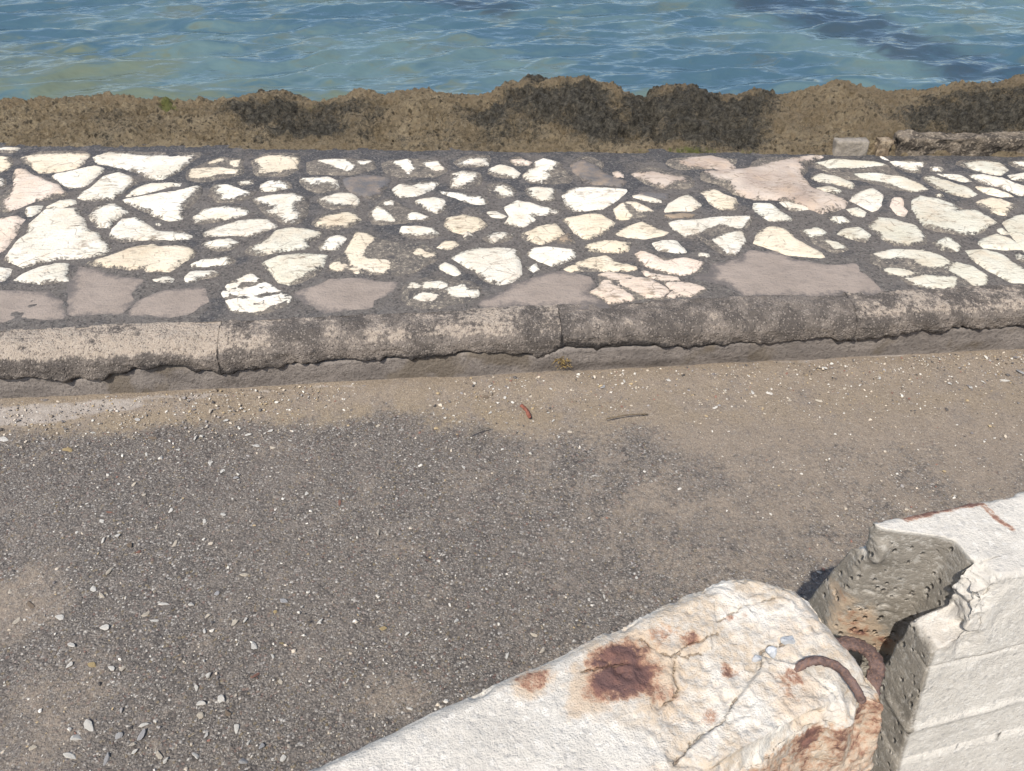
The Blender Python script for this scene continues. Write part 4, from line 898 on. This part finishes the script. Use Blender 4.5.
# ---- broken-ended barrier
AR = np.array((.973, .23)); AR = AR/np.linalg.norm(AR); PR = np.array((-AR[1], AR[0])); ZR = .80
FC = at(874, 521, ZR)[:2]; HR = .059; ER = FC - PR*HR
def end_r(T, Z):                                      # T>0 is the far side
    g = .085*sstep(.055, .003, T)                      # groove: deep in the middle
    g = g - .085*sstep(-.030, -.034, T)*0
    near = sstep(-.028, -.033, T)                      # flange on the camera side
    return g*(1-near) + near*(.030)
def chips_r(P, nr, loc, hw):
    s, t, z = loc[:,0], loc[:,1], loc[:,2]; P = P.copy()
    tt = np.maximum(np.abs(t)-(HR-.010), 0)/.010
    P[:,2] -= .004*np.clip(tt, 0, 1.2)**2*sstep(ZR-.02, ZR-.001, z)
    capm = sstep(.10, .05, s)
    # top of the camera-side flange broken away
    bt = sstep(-.020, -.036, t)*sstep(.105, .03, s+.012*fbm(P, 20, 3, 401))*sstep(ZR-.11, ZR-.085, z)
    P[:,:2] += (AR*.062)[None,:]*(bt*(.8+.5*fbm(P, 24, 3, 405)))[:,None]
    P[:,2] -= .020*bt*sstep(ZR-.06, ZR, z)
    # bite out of the far arris
    bz = np.exp(-((z-(ZR-.048))/.022)**4)*sstep(.030, .050, t)*sstep(.05, .0, s)
    P[:,:2] += (AR*.010-PR*.016)[None,:]*(bz*(.7+.5*fbm(P, 40, 3, 411)))[:,None]
    rough = np.clip(bt+bz+.35*capm, 0, 1)
    d = .0022*fbm(P, 18, 3, 415) + .010*fbm(P, 26, 4, 421)*np.clip(bt+bz, 0, 1) + .0022*fbm(P, 60, 3, 425)*rough
    # long arris damage on the far top edge and formwork lines on the camera side
    d -= .006*sstep(.010, 0, np.abs(t-HR))*sstep(ZR-.02, ZR-.003, z)*np.clip(fbm(P, 22, 3, 431), 0, 1)*2
    nearf = sstep(-HR+.004, -HR-.002, t)
    d -= .0016*nearf*np.exp(-((z-(ZR-.135)+.004*fbm(P, 9, 2, 433))/.0028)**2)
    d += .0040*nearf*sstep(-.25,.1,fbm(P, 5, 2, 439))*np.exp(-((z-(ZR-.255)+.006*fbm(P, 8, 2, 435))/.007)**2)
    ch = np.clip(fbm(P, 15, 4, 441)-.08, 0, 1)*nearf*sstep(.16, .03, s)*sstep(ZR-.16, ZR-.09, z); d -= .03*ch
    cw = np.clip(.33-worley(P*np.array([1,1,.8]), 62, 445), 0, 1)*3*(capm*.9+.12)*sstep(.25, .6, .5+fbm(P, 9, 2, 447)); d -= .0050*cw
    return P + nr*d[:,None]
me, loc, P, nr = barrier('concrete_barrier', ER, AR, ZR, HR, .20, 2.0, end_r, M_CONR, '', .0025, chips_r, 2)
s, t, z = loc[:,0], loc[:,1], loc[:,2]
capm = sstep(.075, .035, s - .088*sstep(.06, .012, t)*(t > -.022))*sstep(ZR-.002, ZR-.012, z)
endc = np.clip(sstep(.004, -.001, s-end_r(t, z)-.004), 0, 1)*sstep(ZR-.001, ZR-.008, z)
tan = np.zeros(len(P)); rust = np.zeros(len(P))
dep = P[:,1]*math.cos(PITCH)+(CAMH-P[:,2])*math.sin(PITCH); scx = 512+FPX*P[:,0]/dep; scy = 385.5-FPX*(P[:,1]*math.sin(PITCH)-(CAMH-P[:,2])*math.cos(PITCH))/dep
for px, py, zz, r, k in ((852,618,0,.045,.75),(862,630,0,.034,1.05),(880,642,0,.030,.95),(893,640,0,.02,.6),(842,600,0,.03,.7)):
    c_ = (endc > .5) & (np.hypot(scx-px, scy-py) < 5)
    if c_.any():
        q = P[c_].mean(0); dd = np.linalg.norm(P-q, axis=1)/r; tan = np.maximum(tan, k*(1-sstep(.3, 1.5, dd+.3*fbm(P, 30, 3, 470)))); rust = np.maximum(rust, .62*k*(1-sstep(.2, 1.0, dd+.4*fbm(P, 40, 3, 471))))
for px, py, zz, r, k in ((865,628,.68,.035,.5),(880,650,.66,.03,.8),(845,600,.70,.03,.6),(870,740,.55,.06,.8),(880,771,.5,.05,.6)):
    q = at(px, py, zz); dd = np.linalg.norm(P-q, axis=1)/r; tan = np.maximum(tan, k*(1-sstep(.3, 1.4, dd)))
for a_, b_, rr, k in (((905,519),(950,507),.005,.8),((950,507),(978,502),.006,.75),((978,502),(1010,528),.0055,.72),((985,500),(1020,492),.004,.3)):
    dd = seg_dist(P[:,:2]+.006*np.c_[fbm(P, 40, 3, 461), fbm(P, 40, 3, 465)], [at(*a_, ZR)[:2], at(*b_, ZR)[:2]], False)/rr
    rust = np.maximum(rust, k*(1-sstep(.5, 1.8, dd))*sstep(ZR-.02, ZR-.006, z))
crk = sstep(-HR+.004, -HR-.002, t)*np.exp(-((z-(ZR-.135)+.004*fbm(P, 9, 2, 433))/.0022)**2)*.7
attr(me, 'mask', np.stack([rust, tan, crk], 1))
attr(me, 'mask2', np.stack([np.clip(sstep(.10, .02, s)*sstep(-.015, -.03, t)*sstep(ZR-.14, ZR-.07, z), 0, 1)*.6, endc, .12+.88*endc], 1))
barr = link('concrete_barrier', me, M_CONR)
tag(barr, 'light grey concrete barrier with a broken, grooved and pitted grey end', 'barrier', 'concrete barriers along the road', 'thing')
path = [at(834,646,.655), at(848,643,.66), at(862,647,.66), at(873,656,.66), at(877,668,.658), at(873,682,.65), at(871,696,.64), at(869,710,.62)]
link('coupling_hook', tube(path, .0064, 12, 1.6), M_RUST, barr)

# ------------------------------------------------------------------ loose stones
def pebble_mesh(seed, sub=1, flat=.6):
    bm = bmesh.new(); bmesh.ops.create_icosphere(bm, subdivisions=sub, radius=1); rng = random.Random(seed)
    cuts = [(Vector((rng.gauss(0,1), rng.gauss(0,1), rng.gauss(0,1))).normalized(), rng.uniform(.32,.62)) for _ in range(10)]
    for v in bm.verts:
        for n_, d_ in cuts:
            k = v.co.dot(n_)-d_
            if k > 0: v.co -= n_*k
        v.co.x *= 1.0; v.co.y *= .72; v.co.z *= flat
    me = bpy.data.meshes.new('pebble'); bm.to_mesh(me); bm.free(); return me
PM = {}
def pcol(c):
    if c not in PM:
        a = {'white':(.66,.63,.57),'cream':(.58,.51,.41),'grey':(.40,.39,.385),'yellow':(.42,.32,.17),'red':(.26,.14,.105),'brown':(.20,.155,.115)}[c]
        PM[c] = mat_plain(c+'_stone', tuple(x*.82 for x in a), tuple(min(1, x*1.12) for x in a), 90, .85, .003)
    return PM[c]
KA = 400/961.
def za(l): return [(x*KA, 450+y*KA, r, c) for x, y, r, c in l]
W, Cc, G, Y_, R, B = 'white', 'cream', 'grey', 'yellow', 'red', 'brown'
PEB = za([(130,118,5,Cc),(283,80,4,W),(345,105,6,Cc),(320,82,5,Cc),(503,30,5,W),(535,47,5,W),(565,65,6,G),(735,103,5,W),(815,125,5,R),(245,170,5,W),(80,170,4,W),(262,148,5,R),(247,215,5,W),(282,203,5,W),(410,142,5,W),(475,147,4,W),(490,168,5,W),(537,153,5,W),(375,183,4,Cc),(418,225,6,Cc),(333,242,5,R),(310,228,7,B),(587,298,7,Cc),(520,342,7,G),(262,288,7,Cc),(243,347,7,Cc),(225,333,6,W),(393,368,7,W),(458,370,6,W),(350,393,7,Cc),(370,408,6,W),(500,395,5,Cc),(565,410,7,Cc),(588,407,5,W),(610,468,8,W),(248,425,7,W),(170,467,6,W),(140,400,6,W),(40,407,5,Cc),(73,370,8,B),(22,340,5,Cc),(265,522,7,W),(295,523,7,Cc),(223,515,7,Y_),(165,515,6,W),(500,540,5,W),(612,540,6,R),(672,553,6,Cc),(655,495,5,W),(678,463,5,Y_),(660,387,5,Y_),(678,360,8,G),(768,410,5,W),(725,375,4,W),(490,432,5,W),(470,568,6,W),(482,607,7,W),(480,635,8,Cc),(530,597,9,W),(548,632,6,B),(567,668,8,W),(495,682,7,W),(215,663,9,W),(180,690,9,W),(168,733,8,W),(255,742,9,G),(283,685,7,G),(320,705,6,Cc),(340,680,8,G),(345,658,7,W),(380,730,8,Cc),(397,745,6,W),(470,733,7,W),(583,748,9,G),(680,738,7,W),(627,710,7,G),(595,703,6,W),(320,725,6,W),(75,715,6,Cc)])
PEB += [(456,620,5,W),(605,597,5,W),(634,577,6,W),(534,634,5,Cc),(320,622,4,W),(407,633,4,W),(542,650,5,Cc),(637,611,5,B),(507,655,5,W)]
GUT = [(490,387,4.5,W),(551,389,4.5,W),(531,396,4,Cc),(379,425,5,Cc),(400,429,5,W),(490,412,4,W),(453,421,4,Cc),(624,382,4.5,W),(636,388,3.5,Cc),(668,381,4,W),(559,436,3.5,W),(464,467,4.5,W),(446,447,4,Cc),(603,387,7,G),(596,471,3.5,W),(270,430,5,W),(255,445,5.5,W),(273,447,6,Cc),(248,434,5,W),(146,454,5,W),(195,437,4,W),(178,449,4.5,W),(222,470,4.5,W),(236,477,4.5,W),(210,462,4,W),(335,421,5,Cc),(137,419,5,W),(210,411,4.5,Cc),(92,432,4,W),(68,449,7,Y_),(3,439,8,W),(1021,372,6,G),(1005,380,5,W),(983,381,4,W),(950,383,5,W),(971,387,4,W),(771,393,5.5,W),(819,400,6,Cc),(790,400,5,Cc),(753,392,5,W),(824,369,4,W),(700,402,4,Cc),(725,391,4,Cc),(715,407,4,W),(152,437,7,B),(485,397,6,B),(505,397,4,W),(548,412,4,W),(553,420,3.5,W),(560,428,3.5,Cc),(640,427,3.5,W),(430,405,4,Cc),(290,440,4,W),(225,420,4,W),(330,432,4,W),(318,445,4,Cc),(845,388,4,Cc),(880,378,4,W)]
var = [pebble_mesh(k, 2, random.uniform(.45,.7)) for k in range(9)]
vm = {}
def drop(px, py, r, c, label, group):
    q = at(px, py, 0.004); rng = random.Random(int(px*31+py*17)); slant = math.dist(q, (0,0,CAMH))
    rad = r/FPX*slant*.76; k = rng.randrange(9)
    if (k, c) not in vm:
        m_ = var[k].copy(); m_.polygons.foreach_set('use_smooth', [False]*len(m_.polygons)); m_.materials.append(pcol(c)); vm[(k, c)] = m_
    o = bpy.data.objects.new('pebble', vm[(k, c)]); C.objects.link(o)
    a = rad*rng.uniform(.85, 1.15); o.scale = (a, a*rng.uniform(.75,1.1), a*rng.uniform(.28,.45)); o.rotation_euler = (rng.uniform(-.3,.3), rng.uniform(-.3,.3), rng.uniform(0, 6.28))
    d = yk(q[0])-q[1]; zz = .012*math.exp(-((d-.03)/.07)**2)*.7 + .001
    o.location = (q[0], q[1], zz + a*.03)
    return tag(o, label, 'pebble', group, 'thing')
NM = {W:'white', Cc:'cream', G:'grey', Y_:'yellowish', R:'reddish', B:'brown'}
for px, py, r, c in PEB:
    drop(px, py, r, c, f'small {NM[c]} stone chip lying on the dark open asphalt of the road', f'{NM[c]} stone chips on the asphalt')
for px, py, r, c in GUT:
    drop(px, py, r, c, f'small {NM[c]} stone chip lying in the sandy gutter below the kerb', f'{NM[c]} stone chips in the gutter')
drop(378, 531, 9, Cc, 'largest flat cream stone chip lying alone in the middle of the road', 'lone larger chips on the road')
drop(382, 628, 7, Y_, 'bright yellow ochre stone chip on the asphalt just above the stained barrier', 'lone larger chips on the road')

def build_gravel():
    rng = np.random.RandomState(11); base = []
    for k in range(10):
        m_ = pebble_mesh(100+k, 1, .6); a = np.zeros(len(m_.vertices)*3, np.float32); m_.vertices.foreach_get('co', a)
        base.append((a.reshape(-1, 3), [tuple(p.vertices) for p in m_.polygons])); bpy.data.meshes.remove(m_)
    V, F, T, off = [], [], [], 0
    pal = np.array([(.60,.57,.51),(.52,.45,.36),(.30,.28,.27),(.22,.18,.14),(.14,.13,.13),(.09,.085,.085),(.38,.29,.17),(.24,.12,.09),(.055,.052,.052)])
    def put(x, y, r, pr):
        nonlocal off
        b, f = base[rng.randint(10)]; th = rng.rand()*6.28; c_, s_ = math.cos(th), math.sin(th); q = b*np.array([r, r*rng.uniform(.7,1.1), r*rng.uniform(.6,1)])
        q = np.c_[q[:,0]*c_-q[:,1]*s_, q[:,0]*s_+q[:,1]*c_, q[:,2]]; d = yk(x)-y
        zz = .014*math.exp(-((d-.03)/.07)**2)*.55
        V.append(q+np.array([x, y, zz+r*.15])); F.extend([tuple(i+off for i in p) for p in f]); off += len(q)
        T.append(np.tile(pal[rng.choice(len(pal), p=pr)]*rng.uniform(.8,1.15), (len(q), 1)))
    p1 = np.array([.34,.24,.16,.08,.05,.04,.06,.03,.03]); p1 /= p1.sum(); p2 = np.array([.16,.18,.12,.18,.11,.07,.11,.03,.05]); p2 /= p2.sum()
    for k in range(6500):
        y = rng.uniform(.5, 1.85); x = rng.uniform(-1, 1)*(.45+y*.82); put(x, y, min(.0105, .0025*math.exp(rng.randn()*.55)), p1)
    for k in range(5200):
        x = rng.uniform(-1.75, 1.85); d = abs(rng.randn())*.13 + .004; y = yk(x)-d
        if d < .5: put(x, y, min(.013, .0031*math.exp(rng.randn()*.52)), p2)
    me = pydata('gravel', np.concatenate(V), F, False); attr(me, 'tint', np.concatenate(T))
    tag(link('gravel', me, mat_gravel()), 'fine scattered grit and gravel on the road and gutter', 'gravel', kind='stuff')
build_gravel()

# ------------------------------------------------------------------ small litter by the kerb
def stick(px0, py0, px1, py1, rad, mat, label, name='twig'):
    a, b = at(px0, py0, .012), at(px1, py1, .010); a[2] += .004; mid = (a+b)/2+np.array((.002, .003, .004))
    me = tube([a, mid, b], rad, 8, 1.3, px0); return tag(link(name, me, mat), label, 'twig', kind='thing')
stick(521, 406, 530, 418, .0048, mat_plain('red_brown_bark', (.17,.06,.04), (.28,.11,.075), 120), 'short reddish brown stick lying in the gutter')
stick(606, 420, 648, 414, .0016, mat_plain('dry_twig_bark', (.10,.075,.05), (.18,.14,.09), 120), 'thin dry brown twig lying flat on the sandy road')
stick(468, 436, 490, 428, .0015, mat_plain('grey_twig_bark', (.10,.09,.075), (.20,.18,.15), 120), 'thin grey twig lying on the road edge under the long kerb stone')

def weed(px, py, n, h, label):
    q = at_y(px, py, yk(at(px, py, .05)[0])-.006); rng = random.Random(px); V, F = [], []
    for k in range(n):
        a = rng.uniform(-1.2, 1.2); l = h*rng.uniform(.4, 1); o = Vector((q[0]+rng.uniform(-.022,.022), q[1]+rng.uniform(-.004,.006), q[2]-.012+rng.uniform(-.018,.022)))
        tip = o+Vector((math.sin(a)*l, -l*rng.uniform(.15,.55), l*rng.uniform(-.5,.75))); mid = (o+tip)/2+Vector((0,-.002,.006)); sd = Vector((rng.uniform(.4,1), rng.uniform(-.3,.3), rng.uniform(-.6,.6))).normalized()*.0018
        b = len(V); V += [o-sd, o+sd, mid+sd*.9, mid-sd*.9, tip]; F += [(b,b+1,b+2,b+3),(b+3,b+2,b+4)]
    me = pydata('weed_tuft', V, F); o = link('weed_tuft', me, mat_plain('dry_weed', (.22,.15,.055), (.38,.28,.12), 60)); return tag(o, label, 'weed', kind='thing')
weed(563, 361, 70, .026, 'tuft of dry yellow brown weed growing in a kerb joint')
